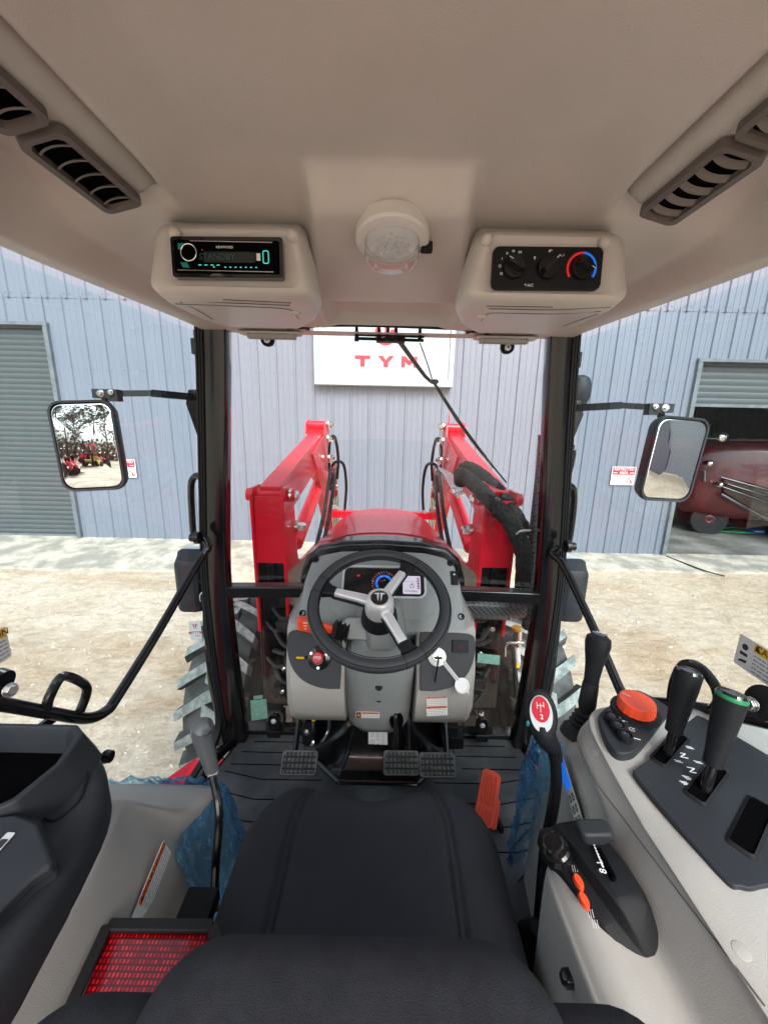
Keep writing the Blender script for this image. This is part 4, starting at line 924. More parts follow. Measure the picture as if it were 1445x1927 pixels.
# dealer sticker on the left glass
c=P(368,1187,Y=1.30); M=fr(c,(1,.12,.02),(-.02,0,1))
g=G(paper); g.prism(rrect(.042,.078,.005,3),M,.0006); g.mat(s_red); emblem(g,M@Matrix.Translation((0,0,.0006)),.014,0,.018,.0003,None,None); g.mat(s_red).text('MYTYM',M@Matrix.Translation((0,-.008,.0012)),.0150,z=0); g.box(M@Vector((0,-.021,.0008)),(.028,.0006,.002)); g.done('dealer_sticker', TR, label='white sticker with red emblem and lettering on the left glass')

# ---------------------------------------------------------- side mirrors
def mirror_mat():
    m = mat('mirror_glass',(.86,.87,.87),.0,metal=1); return m
mirm = mirror_mat()
def side_mirror(s_):
    c = P(165,840,Y=1.16) if s_<0 else P(1268,866,Y=1.20)
    v = c.normalized()
    tgt = Vector((-.36,-.93,.00)).normalized() if s_<0 else Vector((.76,-.64,-.11)).normalized()
    nrm = (tgt - v).normalized()
    nrm = (nrm + Vector((0,0,0))).normalized()
    X_ = Vector((0,0,1)).cross(nrm).normalized(); Y_ = nrm.cross(X_)
    X_ , Y_ = (X_*math.cos(R(s_*-3)) + Y_*math.sin(R(s_*-3))), (Y_*math.cos(R(s_*-3)) - X_*math.sin(R(s_*-3)))
    M = Matrix(((X_.x,Y_.x,nrm.x,c.x),(X_.y,Y_.y,nrm.y,c.y),(X_.z,Y_.z,nrm.z,c.z),(0,0,0,1)))
    w,h = (.180,.268) if s_<0 else (.178,.262)
    g = G(dark2)
    o=rrect(w,h,.035,6); i=rrect(w-.014,h-.014,.030,6); N=len(o)
    g.loft([[(a*.75,b*.8,-.045) for a,b in o],[(a*.93,b*.94,-.034) for a,b in o],[(a,b,-.01) for a,b in o],[(a,b,.001) for a,b in o],[(a*.98,b*.985,.005) for a,b in o],[(a,b,.004) for a,b in i],[(a,b,.001) for a,b in i]],cap=False,M=M)
    g.prism([(a*.75,b*.8) for a,b in o],M,0,-.045); MI = g.done('side_mirror', TR)
    g = G(mirm)
    Rc=1.7; rings=[[(a*k,b*k,-(((a*k)**2+(b*k)**2)/(2*Rc))+.0065) for a,b in i] for k in [1-.05*q for q in range(20)]+[.01]]
    g.loft(rings,M=M); g.done('mirror_glass', MI, ang=180)
    # bracket: clamp, arm and plate
    top = M @ Vector((-.0 if s_<0 else 0,h/2-.01,-.03))
    g = G(gblack)
    pj = P(197,741,Y=1.19) if s_<0 else P(1245,768,Y=1.22)
    g.tube([M @ Vector((.055*(1 if s_<0 else -1)*-s_*-1*( -1 if s_<0 else -1)*0+(.03 if s_<0 else -.03)*1,h/2-.02,-.03)), pj+Vector((0,0,-.02)), pj], .011, 8, k=2)
    arm0 = P(285,740,Y=1.25) if s_<0 else P(1170,763,Y=1.27); arm1 = P(370,748,Y=1.33) if s_<0 else P(1078,768,Y=1.33)
    g.bar(pj+Vector((s_*.02,0,0)), arm0, .018, .022); g.bar(arm0, arm1, .022, .032)
    g.mat(dark2); g.box(pj,(.055,.03,.026)); g.box(pj+Vector((-s_*.03,0,-.004)),(.03,.026,.034)); g.mat(chrome).hexbolt(pj+Vector((0,-.016,0)),(0,-1,0),.008,.01); g.hexbolt(pj+Vector((-s_*.03,-.016,.004)),(0,-1,0),.006,.008)
    g.done('mirror_arm', MI, bevel=.003)
    g = G(gblack)
    c0=arm1
    g.prism([(0,.025),(.045,.025),(.045,-.13),(.018,-.13),(-.012,-.02)] if s_<0 else [(0,.025),(-.045,.025),(-.045,-.13),(-.018,-.13),(.012,-.02)], fr(c0+Vector((s_*.02,0,0)),(1,0,0),(0,0,1)), .025, -.01)
    g.box(c0+Vector((-s_*.02,-.02,-.07)),(.022,.01,.10)); g.done('mirror_bracket', MI, bevel=.004)
    return M
ML = side_mirror(-1); MRr = side_mirror(1)
# round beacon shapes on the right pillar
g = G(dark2); c=P(1090,735,Y=1.5); g.lathe([(.03,-.05),(.04,-.02),(.04,.02),(.03,.045),(.012,.055),(.0001,.056)],Matrix.Translation(c),20); g.done('horn', TR)
g = G(rubber); c=P(1072,862,Y=1.48); g.lathe([(.008,-.12),(.018,-.03),(.020,.02),(.016,.03),(.012,.03),(.012,.05),(.0001,.05)],Matrix.Translation(c),16); g.mat(chrome).lathe([(.024,.0),(.024,.004),(.0001,.004)],Matrix.Translation(c+Vector((0,0,.03))),16); g.done('air_valve', TR)

# ---------------------------------------------------------- floor
g = G(matm)
fl=[(-.545,1.325),(-.40,1.345),(-.27,1.35),(.27,1.35),(.40,1.345),(.545,1.325),(.60,1.12),(.60,.75),(.50,.6),(.5,-.1),(-.5,-.1),(-.5,.6),(-.60,.75),(-.60,1.12)]
g.prism(fl, Matrix.Translation((0,0,FLZ-.012)), .012)
g.mat(black)
def groove(x0,y0,x1,y1,w=.0035): g.bar((x0,y0,FLZ+.0008),(x1,y1,FLZ+.0008),w,.0016)
for s_ in (-1,1):
    for k,(xa,xb,yy) in enumerate(((.30,.50,1.285),(.30,.53,1.235),(.31,.55,1.18))): groove(s_*xa,yy,s_*xb,yy)
    for k in range(4): 
        y=1.12-.075*k; groove(s_*(.20+.03*k),y,s_*(.42),y); groove(s_*.42,y,s_*.56,y-.0+.03)
    for k in range(4): groove(s_*.40,.90-.08*k,s_*.57,1.03-.08*k)
    g.tube([(s_*.27,1.33,FLZ+.001),(s_*.285,1.30,FLZ+.001),(s_*.30,1.29,FLZ+.001)],.003,4)
FM = g.done('floor_mat', TR)
g = G(beige if False else dark); g.prism([(a*1.04,b) for a,b in fl], Matrix.Translation((0,0,FLZ-.08)), .06); g.done('cab_floor', TR)
g = G(gblack)     # sill rails
for s_ in (-1,1):
    g.sweep([(s_*.56,1.33,FLZ+.01),(s_*.625,1.13,FLZ+.01),(s_*.63,.7,FLZ+.01)],prof(-.01,.01,-.02,.02,.003),k=3)
    g.sweep([(s_*.57,1.345,FLZ-.02),(s_*.665,1.14,FLZ-.02),(s_*.67,.7,FLZ-.02)],prof(-.02,.02,-.012,.012,.003),k=3)
g.bar((-.56,1.345,FLZ+.01),(.56,1.345,FLZ+.01),.02,.05); g.done('sill', TR, bevel=.002)
# glossy black tunnel and firewall
def zring(pts, z): return [(a,b,z) for a,b in pts]
g = G(gblack)
g.loft([zring([(-.30,1.34),(-.295,1.235),(-.145,1.10),(.145,1.10),(.295,1.235),(.30,1.34)],FLZ+.002), zring([(-.295,1.34),(-.29,1.24),(-.142,1.107),(.142,1.107),(.29,1.24),(.295,1.34)],FLZ+.014),
        zring([(-.27,1.34),(-.25,1.26),(-.13,1.14),(.13,1.14),(.25,1.26),(.27,1.34)],FLZ+.03), zring([(-.23,1.34),(-.17,1.29),(-.10,1.185),(.10,1.185),(.17,1.29),(.23,1.34)],FLZ+.10), zring([(-.19,1.34),(-.13,1.30),(-.08,1.225),(.08,1.225),(.13,1.30),(.19,1.34)],FLZ+.18), zring([(-.17,1.34),(-.12,1.30),(-.075,1.245),(.075,1.245),(.12,1.30),(.17,1.34)],FLZ+.30)])
g.done('tunnel_cover', TR, bevel=.010, seg=4)
g = G(gblack); g.box((0,1.365,-.93),(.60,.02,.66)); 
for s_ in (-1,1): g.box((s_*.268,1.30,-1.08),(.035,.10,.33)); g.lathe([(.055,0),(.055,.03),(.045,.04),(.035,.04)], fr((s_*.15,1.35,-1.0),(1,0,0),(0,0,1)) ,24); g.tube([(s_*.23,1.33,-1.16),(s_*.215,1.30,-1.06),(s_*.14,1.30,-1.04),(s_*.11,1.30,-1.12)],.012,8)
g.done('firewall', TR, bevel=.006, seg=3)
# tall ribs on the tunnel catch the light
for s_ in (-1,1): g = G(gblack); g.tube([(s_*.11,1.165,FLZ+.09),(s_*.095,1.20,FLZ+.15),(s_*.078,1.235,FLZ+.26)],[.010,.010,.008],10); g.done('tunnel_rib', TR)
g = G(print_w); M = fr(P(711,1387,Y=1.19),(1,0,.03),(0,.2,1)); g.prism(rrect(.070,.066,.002,2),M,.001); g.mat(finep)
for r_ in range(8):
    for c_ in range(3):
        if (r_*3+c_)%7!=5: g.prism(rrect(.012,.0022,.0004,1,-.020+.020*c_,.026-.0075*r_),M,.0001,.0011)
for c_ in range(4): g.prism(rrect(.0006,.06,.0002,1,-.031+.0205*c_,0),M,.0001,.0011)
g.done('fuse_table_sticker', TR, label='white table sticker on the black tunnel')

# ---------------------------------------------------------- pedals
def pedal(px, py, z, lab, arm):
    c=P(px,py,Z=z); M=fr(c,(1,0,.01),(0,.80,.60))
    g=G(rubber); g.prism(rrect(.120,.072,.008,3),M,.012,-.012)
    pd=g.done('foot_pedal',TR,bevel=.002,label=lab)
    g=G(mat('pedal_pad_rubber',(.085,.088,.09),.6,bump=.3,bscale=300,var=.6,vscale=30) if 'pedal_pad_rubber' not in MATS else MATS['pedal_pad_rubber'])
    for i in range(8):
        for j in range(4): g.prism([(-.0055,-.0058),(.0055,-.0058),(.0055,.0058),(-.0055,.0058)], M@Matrix.Translation((-.049+.014*i,-.0255+.017*j,0)), .005, scale=.45)
    o=rrect(.118,.070,.008,3); i_=rrect(.110,.062,.006,3); N=len(o)
    g.add([(a,b,.0035) for a,b in o]+[(a,b,.0035) for a,b in i_]+[(a,b,0) for a,b in o]+[(a,b,0) for a,b in i_],[(k,(k+1)%N,N+(k+1)%N,N+k) for k in range(N)]+[(k,(k+1)%N,2*N+(k+1)%N,2*N+k) for k in range(N)]+[(N+k,N+(k+1)%N,3*N+(k+1)%N,3*N+k) for k in range(N)],M)
    g.done('pedal_pad',pd)
    g=G(gblack); b0=M@Vector((arm,.0,-.012)); g.tube([b0,b0+Vector((arm*.3,.05,.01)),b0+Vector((arm*.4,.15,.10)),b0+Vector((arm*.4,.19,.30))],.010,8,k=4); g.done('pedal_arm',pd)
    return c
pedal(563,1436,-1.115,'left pedal with studded rubber pad',-.02); pedal(755,1436,-1.115,'middle pedal with studded rubber pad',.02); pedal(823,1440,-1.11,'right pedal with studded rubber pad',.03)
g=G(chrome); g.tube([P(590,1345,Y=1.20),P(588,1380,Y=1.20),P(590,1402,Y=1.18)],.005,8); g.tube([P(620,1345,Y=1.22),P(618,1375,Y=1.21),P(605,1395,Y=1.18),P(590,1408,Y=1.14)],.006,8); g.hexbolt(P(577,1378,Y=1.17),(-.3,-1,0),.009,.01); g.hexbolt(P(588,1401,Y=1.14),(-.3,-1,0),.006,.01); g.mat(yellow).tube([P(590,1350,Y=1.195),P(590,1356,Y=1.195)],.007,8)
g.done('brake_linkage',TR)
g=G(dark); g.box(P(582,1380,Y=1.21),(.045,.05,.06)); g.done('pedal_mount',TR,bevel=.004)
g=G(dark); g.box(P(845,1375,Y=1.21),(.06,.05,.07)); g.tube([P(835,1350,Y=1.22),P(838,1400,Y=1.17)],.011,8); g.tube([P(862,1380,Y=1.22),P(866,1410,Y=1.18)],.008,8); g.box(P(858,1392,Y=1.20),(.05,.04,.05)); g.done('pedal_mount',TR,bevel=.004)
# accelerator
a=P(926,1452,Z=-1.15); b=P(908,1556,Z=-1.215); M=fr((a+b)/2,(b-a).cross(Vector((0,-.35,.94))),(a-b))
if M.to_3x3().col[2].dot((a+b)/2)>0: M=M@Matrix.Rotation(R(180),4,'Y')
L_=(a-b).length
g=G(orange); g.prism(rrect(.062,L_,.018,5),M,.014,-.007); g.prism(rrect(.070,L_*.55,.012,4,.006,-L_*.2),M,.012,-.012)
for k in range(5): g.prism(rrect(.004,L_*.55,.0015,2,-.018+.009*k,L_*.14),M,.004,.0065)
for k in range(5): g.prism(rrect(.004,L_*.22,.0015,2,-.018+.009*k,-L_*.32),M,.004,.0065)
g.done('accelerator_pedal',TR,bevel=.0015,label='orange foot throttle')
g=G(gblack); g.tube([M@Vector((.03,-L_*.2,-.01)),M@Vector((.06,-L_*.35,-.04)),M@Vector((.05,-L_*.5,-.06))],.009,8); g.done('accelerator_arm',TR)
# ---------------------------------------------------------- dashboard
DM = fr((0,1.135,-.512),(1,0,0),(0,.70,.714))          # slanted panel, z towards the driver
def dash_outline(g_=0):
    return [(-.260+g_,-.14),(-.252+g_,.02),(-.238+g_,.085),(-.208+g_,.116-g_*.5),(-.14,.132-g_),(0,.138-g_),(.14,.132-g_),(.208-g_,.116-g_*.5),(.238-g_,.085),(.252-g_,.02),(.260-g_,-.14)]
g = G(dgrey); g.prism(dash_outline(), DM, .12, -.12); DA = g.done('dashboard', TR, bevel=.016, seg=5)
g = G(dgrey); g.prism([(-.16,-.075),(-.175,.06),(-.15,.09),(-.08,.102),(.08,.102),(.15,.09),(.175,.06),(.16,-.075),(.12,-.10),(-.12,-.10)], DM, .006, -.003); g.done('cluster_surround', DA, bevel=.005, seg=3)
IC = DM @ Matrix.Translation((0.005,.020,.002))
o=rrect(.268,.108,.026,6); i=rrect(.256,.096,.020,6); N=len(o)
g = G(silver); g.add([(a,b,.000) for a,b in o]+[(a,b,.009) for a,b in o]+[(a,b,.009) for a,b in i]+[(a,b,.001) for a,b in i],[(k,(k+1)%N,N+(k+1)%N,N+k) for k in range(N)]+[(N+k,N+(k+1)%N,2*N+(k+1)%N,2*N+k) for k in range(N)]+[(2*N+k,2*N+(k+1)%N,3*N+(k+1)%N,3*N+k) for k in range(N)],IC); g.done('cluster_bezel', DA)
g = G(mat('cluster_face',(.012,.013,.015),.25,coat=.5)); g.prism(i, IC, .001, .0012); g.mat(dark).prism(rrect(.11,.010,.004,3,0,.040),IC,.0015,.002); g.prism(circ(.044,36,.0,-.005),IC,.003,.002)
g.mat(redpr); g.prism(rrect(.010,.006,.002,2,-.083,.020),IC,.0006,.0025); CL=g.done('instrument_cluster', DA)
g = G(blue); M=IC @ Matrix.Translation((0,-.005,.0055)); arc(g,0,0,.0285,215,-35,.008,M,0,26); g.mat(print_w)
for k in range(21):
    a=R(222-k*264/20); r0,r1=(.033,.038) if k%4 else (.032,.040); w=.0004 if k%4 else .0008
    d_=Vector((math.cos(a),math.sin(a),0)); p_=Vector((-math.sin(a),math.cos(a),0))*w; g.add([d_*r0-p_,d_*r0+p_,d_*r1+p_,d_*r1-p_],[(0,1,2,3)],M)
for k in range(6):
    a=R(215-k*50); g.text(str(k*5), M@Matrix.Translation((math.cos(a)*.0235,math.sin(a)*.0235,.0006)),.006,z=0)
g.text('x100', M@Matrix.Translation((0,.010,0)),.004,z=0)
g.mat(redpr); a=R(148); d_=Vector((math.cos(a),math.sin(a),0)); p_=Vector((-d_.y,d_.x,0))*.0010; g.add([-p_+Vector((0,0,.002)),p_+Vector((0,0,.002)),d_*.034+Vector((0,0,.002))],[(0,1,2)],M)
g.mat(dark).lathe([(.006,0),(.006,.004),(.0001,.0045)],M,16); g.mat(redpr); arc(g,0,0,.0395,222,-42,.0008,M,0,30); g.done('dial_face', DA)
g = G(lcd); g.prism(rrect(.056,.060,.003,3,.088,-.008), IC, .001, .0024); g.mat(ink)
for k in range(7): g.prism(rrect(.007,.0035,.0003,1,.109,.014-.0055*k),IC,.0002,.0036)
g.prism([(.062,.0025),(.105,.0025),(.105,.0031),(.062,.0031)],IC,.0002,.0036)
g.tube([IC@Vector(q) for q in ((.083,-.010,.0037),(.090,-.003,.0037),(.096,-.010,.0037),(.092,-.018,.0037),(.084,-.017,.0037))],.0008,4,closed=True,k=2); g.prism([(.086,-.009),(.088,-.004),(.091,-.010)],IC,.0002,.0036)
g.text('F3 N 0.0km', IC@Matrix.Translation((.086,-.029,.0037)),.0080,z=0); g.done('display_screen', DA)
for x,y in ((-.222,.095),(.222,.092),(-.243,-.085),(.243,-.085)):
    g=G(dark); g.lathe([(.0105,-.002),(.0105,.0015),(.007,.0018),(.006,-.0005),(.0001,-.0005)],DM@Matrix.Translation((x,y,.0)),20); g.mat(black).lathe([(.003,-.0004),(.0001,-.0003)],DM@Matrix.Translation((x,y,.0)),6); g.done('panel_screw',DA)
g=G(dark); g.prism(rrect(.024,.048,.003,2,.232,.040),DM,.003); g.prism(rrect(.016,.020,.002,2,.232,.028),DM,.007); g.mat(silver).lathe([(.004,.003),(.0001,.0045)],DM@Matrix.Translation((.232,.052,0)),10); g.done('light_switch',DA,bevel=.001)
# black cowl between the dashboard and the bonnet, outside the glass
g=G(gblack); M=fr((0,1.44,-.535),(1,0,0),(0,.12,1))
g.loft([[(x,y,z) for x,y in ((-.335,-.35),(-.325,-.06),(-.30,.02),(-.25,.065),(-.15,.085),(0,.092),(.15,.085),(.25,.065),(.30,.02),(.325,-.06),(.335,-.35))] for z in (-.10,.03)],M=M)
g.done('cowl', TR, bevel=.02, seg=4)
# pods under the dashboard (left: choke & socket, right: key and hazard switch)
for s_ in (-1,1):
    yz=[(1.32,-.605),(1.055,-.600),(1.03,-.612),(.975,-.725),(.968,-.76),(.985,-.85),(1.03,-.915),(1.09,-.945),(1.32,-.945)]
    g=G(dgrey if False else beige); g.loft([[ (s_*(x-( .012 if 0 else 0)), y, z) for y,z in yz] for x in (.105,.20,.262)]+[[(s_*.285, max(y,1.0)+.02, z) for y,z in yz]]+[[(s_*.29, max(y,1.05)+.05, z*.99) for y,z in yz]])
    pd=g.done('knee_pod', TR, bevel=.018, seg=4, label='%s pod under the dashboard' % MIRLAB[0 if s_<0 else 1])
    M=fr((s_*.190,1.000,-.672),(1,0,0),(0,.46,.89)); M=M@Matrix.Translation((0,0,.006))
    q=[(-.084,.058),(-.074,.072),(-.05,.076),(.03,.077),(.068,.077),(.075,.070),(.0755,.0),(.075,-.075),(.068,-.082),(.02,-.080),(-.030,-.062),(-.064,-.028),(-.082,.018)]; q=[(a*(1 if s_<0 else -1),b) for a,b in (q if s_<0 else q[::-1])]
    q=[(p.x,p.y) for p in cat([Vector((a,b,0)) for a,b in q],4,True)]; g=G(dark2); g.prism(q,M,.014,-.002); g.done('pod_insert', pd, bevel=.011, seg=4)
    M=M@Matrix.Translation((0,0,.013))
    if s_<0:
        g=G(gblack); g.lathe([(.034,0),(.032,.008),(.020,.010),(.018,.020),(.016,.024),(.0001,.024)],M@Matrix.Translation((.012,.0,0)),28); g.mat(chrome)
        for a in (30,150,270): g.lathe([(.004,.004),(.004,.0095),(.0001,.0095)],M@Matrix.Translation((.012+.026*math.cos(R(a)),.026*math.sin(R(a)),0)),8)
        g.done('knob_base',pd)
        g=G(s_red); g.lathe([(.016,.018),(.016,.030),(.013,.034),(.0001,.034)],M@Matrix.Translation((.012,.004,0)),24); g.mat(print_w).text('PTO',M@Matrix.Translation((.012,.004,.0346)),.010,z=0); g.done('power_takeoff_knob',pd,label='red push knob')
        g=G(yellow); g.box(M@Vector((-.040,.0,.004)),(.026,.004,.005)); g.mat(dark).box(M@Vector((-.024,.0,.004)),(.012,.006,.006)); g.done('indicator',pd)
    else:
        g=G(dark); g.prism(rrect(.046,.034,.002,2,.040,.040),M,.008); g.mat(s_red); o=[(.034,.036),(.046,.036),(.040,.047)]; 
        g.tube([M@Vector((a,b,.0085)) for a,b in o],.0006,4,closed=True,k=1); g.done('hazard_switch',pd,bevel=.001)
        g=G(white); g.lathe([(.026,0),(.026,.006),(.022,.008),(.013,.008),(.013,.005)],M@Matrix.Translation((-.028,.010,0)),28); g.bar(M@Vector((-.012,-.002,.007)),M@Vector((.030,-.052,.010)),.012,.003); g.lathe([(.020,0),(.021,.006),(.017,.007),(.017,.004),(.0001,.004)],M@Matrix.Translation((.040,-.064,.006)),24); g.prism([(.050,-.075),(.060,-.088),(.056,-.070)],M,.003,.007); g.done('key_cover',pd,label='white rubber key cover with its cap hanging open')
        KM=M
        g=G(chrome); g.lathe([(.012,.004),(.012,.012),(.004,.013),(.0001,.012)],M@Matrix.Translation((-.028,.010,0)),20); g.done('ignition_lock',pd)
        for (px,py,w_,h_,a_) in ((822,1318,.060,.038,3),(822,1336,.062,.036,5)):
            h_t=hit('knee_pod',px,py,.0012+(.0008 if py>1330 else 0)); c,nn=h_t; Ms=fr(c,Vector((1,0,.10)).cross(nn).cross(nn)*-1,Vector((0,0,1))); gg=G(); decal(gg,Ms,w_,h_,'WARNING',s_or,4); gg.done('warning_sticker',pd,label='orange headed warning sticker, %s of two' % ('upper' if py<1330 else 'lower'))
# the key, left in the lock
g=G(dark); c=KM@Vector((-.028,.010,.012)); n_=(KM.to_3x3()@Vector((0,0,1))); up_=KM.to_3x3()@Vector((0,1,0))
g.prism([(-.004,0),(-.011,.012),(-.008,.026),(.008,.026),(.011,.012),(.004,0)],fr(c,(1,0,0),n_),.005,-.0025); g.mat(chrome).box(c,(.003,.003,.02)); g.mat(gblack).tube([c+n_*.022,c+n_*.018+Vector((-.004,-.012,-.02)),c+n_*.008+Vector((-.006,-.014,-.06)),c+Vector((-.006,-.012,-.088))],[.0035,.0022,.002,.003],6)
tag(g.done('ignition_key'),'black ignition key with a dangling cord, stuck in the white rimmed lock','key')

# steering column
def crin(z, w, yf, x0=-.004, yb=1.27, r=.35):
    """column cross-section: chamfered front"""
    return [(x0-w,yb,z),(x0-w,yf+w*.45,z),(x0-w*.93,yf+w*.30,z),(x0-w*.62,yf+.006,z),(x0-w*.45,yf,z),(x0+w*.45,yf,z),(x0+w*.62,yf+.006,z),(x0+w*.93,yf+w*.30,z),(x0+w,yf+w*.45,z),(x0+w,yb,z)]
g=G(dgrey)
g.loft([crin(-.535,.060,1.06),crin(-.545,.066,1.035),crin(-.60,.078,.985),crin(-.645,.086,.965),crin(-.66,.100,.950),crin(-.675,.104,.950),crin(-.76,.104,.975),crin(-.86,.103,1.00),crin(-.93,.098,1.02),crin(-.97,.085,1.045),crin(-.99,.060,1.08),crin(-.998,.02,1.13)])
SC=g.done('steering_column', TR, bevel=.006, seg=3, label='grey steering column cover', )
g=G(dgrey)
g.loft([[(x,y,z) for x,y in ((-.045,1.02),(-.05,.99),(-.03,.955),(.03,.955),(.05,.99),(.045,1.02))] for z in (-.62,)]+[[(x*.8-.004,y*.9+.10,z) for x,y in ((-.045,1.02),(-.05,.99),(-.03,.955),(.03,.955),(.05,.99),(.045,1.02))] for z in (-.54,)])
g.prism([(-.105,-.03),(-.105,.012),(-.085,.03),(.03,.034),(.06,.01),(.06,-.04)],fr((-.015,1.0,-.575),(1,0,0),(0,.5,.86)),.05,-.045)
g.done('column_shroud',SC,bevel=.006,seg=3)
for z,y in ((-.745,.970),(-.80,.990)):
    g=G(dark); Ms=fr((-.004,y-.001,z),(1,0,0),(0,.28,.96)); g.lathe([(.0105,.001),(.008,.0012),(.0075,-.002),(.0001,-.002)],Ms,20); g.mat(chrome).lathe([(.004,-.0018),(.0001,-.001)],Ms,6); g.done('column_screw',SC)
c,nn=hit('steering_column',692,1345,.0012); Ms=fr(c,(1,0,0),nn.cross(Vector((1,0,0)))); gg=G(); decal(gg,Ms,.072,.030,'WARNING',s_or,4,.24); gg.mat(ink).prism([(-.034,-.0135),(-.020,-.0135),(-.020,.0135),(-.034,.0135)],Ms,.0002,.0010); gg.mat(s_or).prism(rrect(.008,.014,.001,2,-.027,0),Ms,.0002,.0013); gg.done('warning_sticker',SC)
# black oval painting the shade of a recess, with tilt lever
g=G(black); Ms=fr((.052,1.000,-.885),(1,0,0),(0,.34,.94)); g.lathe([(.021,.001),(.018,.0015),(.0001,.0015)],Ms,28,sy=1.3); g.done('recess_shade',SC)
g=G(gblack); g.tube([(.048,1.03,-.85),(.048,.995,-.875),(.050,.985,-.91),(.050,.978,-.965)],[.006,.007,.008,.0075],8); g.done('tilt_lever',SC,label='black tilt lever')
# boot and orange shuttle lever
b0=P(634,1186,Y=1.00); b1=P(560,1172,Y=.985)
g=G(rubber); ax=(b1-b0).normalized()
Mb=fr(b0+ax*-.03, ax.orthogonal(), ax.cross(ax.orthogonal())); 
Mb=Matrix.Translation(b0-ax*.030) @ ax.to_track_quat('Z','Y').to_matrix().to_4x4()
g.lathe([(.030 if k%2==0 else .022 ,.006*k) for k in range(7)]+[(.012,.045)],Mb,18); g.done('lever_boot',SC)
g=G(orange); Ml=Matrix.Translation(b0) @ ax.to_track_quat('Z','Y').to_matrix().to_4x4(); L_=(b1-b0).length
g.loft([[(Ml@Vector((0,0,z)))+Vector((0,a,b)) for a,b in rrect(h_,w_,.006,3)] for z,w_,h_ in ((.012,.020,.016),(.025,.026,.018),(L_*.5,.032,.022),(L_*.55,.040,.026),(L_*.95,.038,.026),(L_,.030,.018))]); g.mat(print_w)
for k in range(3): g.box(b0+ax*L_*.78+Vector((0,-.014,.012-.009*k)),(.012-.003*k,.001,.003))
g.done('shuttle_lever',SC,bevel=.003,label='orange shuttle lever')

# steering wheel
WC=Vector((-.007,.962,-.478)); nrm=Vector((0,-math.cos(R(62)),math.sin(R(62)))); upv=Vector((0,math.sin(R(62)),math.cos(R(62))))
WM=fr(WC,(1,0,0),upv)
g=G(mat('wheel_leather',(.030,.033,.038),.5,bump=.5,bscale=900))
g.tube([WM@Vector((.179*math.cos(2*math.pi*k/40),.179*math.sin(2*math.pi*k/40),0)) for k in range(40)],.0165,18,closed=True,k=2)
SW=g.done('steering_wheel',TR)
g=G(black); g.tube([WM@Vector((.1625*math.cos(2*math.pi*k/40),.1625*math.sin(2*math.pi*k/40),.0095)) for k in range(40)],.0010,6,closed=True,k=2)
g.tube([WM@Vector((.190*math.cos(2*math.pi*k/40),.190*math.sin(2*math.pi*k/40),.0130)) for k in range(40)],.0008,6,closed=True,k=2)
for a0 in (60,163,-61):
    for da in (-8,8):
        a=R(a0+da); cdir=Vector((math.cos(a),math.sin(a),0)); g.tube([WM@(cdir*.179+(cdir*math.cos(t_)+Vector((0,0,1))*math.sin(t_))*.0167) for t_ in [math.pi*2*q/16 for q in range(17)]],.0007,4,k=1)
g.done('rim_stitching',SW)
for a0 in (60,163,-61):
    Ms=WM@Matrix.Rotation(R(a0),4,'Z')
    g=G(alu); g.loft([[(x,a,b-dz) for a,b in rrect(w_,.018,.007,4)] for x,w_,dz in ((.028,.031,.0),(.06,.027,.0),(.10,.025,.003),(.128,.025,.005),(.131,.023,.006))],M=Ms)
    g.mat(dark); g.loft([[(x,a,b-dz) for a,b in rrect(w_,h_,.006,4)] for x,w_,h_,dz in ((.129,.030,.020,.006),(.145,.033,.022,.006),(.165,.050,.026,.003),(.175,.070,.024,.001))],M=Ms)
    g.loft([[(x,a,b-dz) for a,b in rrect(w_,.008,.003,4)] for x,w_,dz in ((.02,.030,.016),(.07,.030,.015),(.135,.030,.016))],M=Ms)
    g.done('spoke',SW)
g=G(alu); g.lathe([(.040,-.030),(.040,-.01),(.038,.010),(.034,.022),(.029,.027),(.027,.027)],WM,40); g.mat(dark).lathe([(.052,-.075),(.050,-.05),(.044,-.030)],WM,32); g.mat(bglass).lathe([(.0255,.026),(.022,.0285),(.0001,.030)],WM,32); g.done('hub',SW)
g=G(); emblem(g,WM@Matrix.Translation((0,0,.031)),.018,0,.001,.0006,silver,None); g.done('emblem',SW)

# ---------------------------------------------------------- seat
SX=-.015
ST=part('seat','black seat with a double stitched cushion')
def cush(u,v):
    """u across -1..1, v 0 (front) .. 1 (rear)"""
    x=SX+u*.256; y=.72-v*.36
    # front outline: two lobes with a dip at the centre, rounded corners
    front=.730-.026*math.exp(-(u/.30)**2)-.11*max(0,abs(u)-.55)**2/.2025*1.0
    y=front-v*(front-.36)
    z=-.800
    e=max(0,(abs(u)-.86)/.14); z-=.045*(1-math.sqrt(max(0,1-e*e)))*1.0
    f=max(0,(.16-v)/.16); z-=.060*(1-math.sqrt(max(0,1-f*f)))
    z+=.012*sm(.45,.75,abs(u))-.004*math.exp(-(u/.4)**2)
    # seams
    us=.585-.0*v; uo=us+.20*max(0,(.42-v)/.42)**2*-1*-1
    su = us - .26*max(0,(.38-v)/.38)**2*( 1) if False else us+.0
    cx_=.60-.02*v-.22*max(0,.30-v)**1.6*4.0
    for off in (0,.045):
        d_=abs(abs(u)-(cx_+off)); z-=.0065*math.exp(-(d_/.015)**2)*sm(.02,.08,v)
    return Vector((x,y,z))
g=G(leath); us=[-1+2*k/150 for k in range(151)]; vs=[k/80 for k in range(81)]
rows=[[cush(u,v) for u in us] for v in vs]
def skirt(r_): return [Vector((r_[0].x-.004,r_[0].y,-.94))]+[Vector((r_[0].x-.004,r_[0].y,r_[0].z-.03))]+r_+[Vector((r_[-1].x+.004,r_[-1].y,r_[-1].z-.03)),Vector((r_[-1].x+.004,r_[-1].y,-.94))]
rows=[skirt(r_) for r_ in rows]
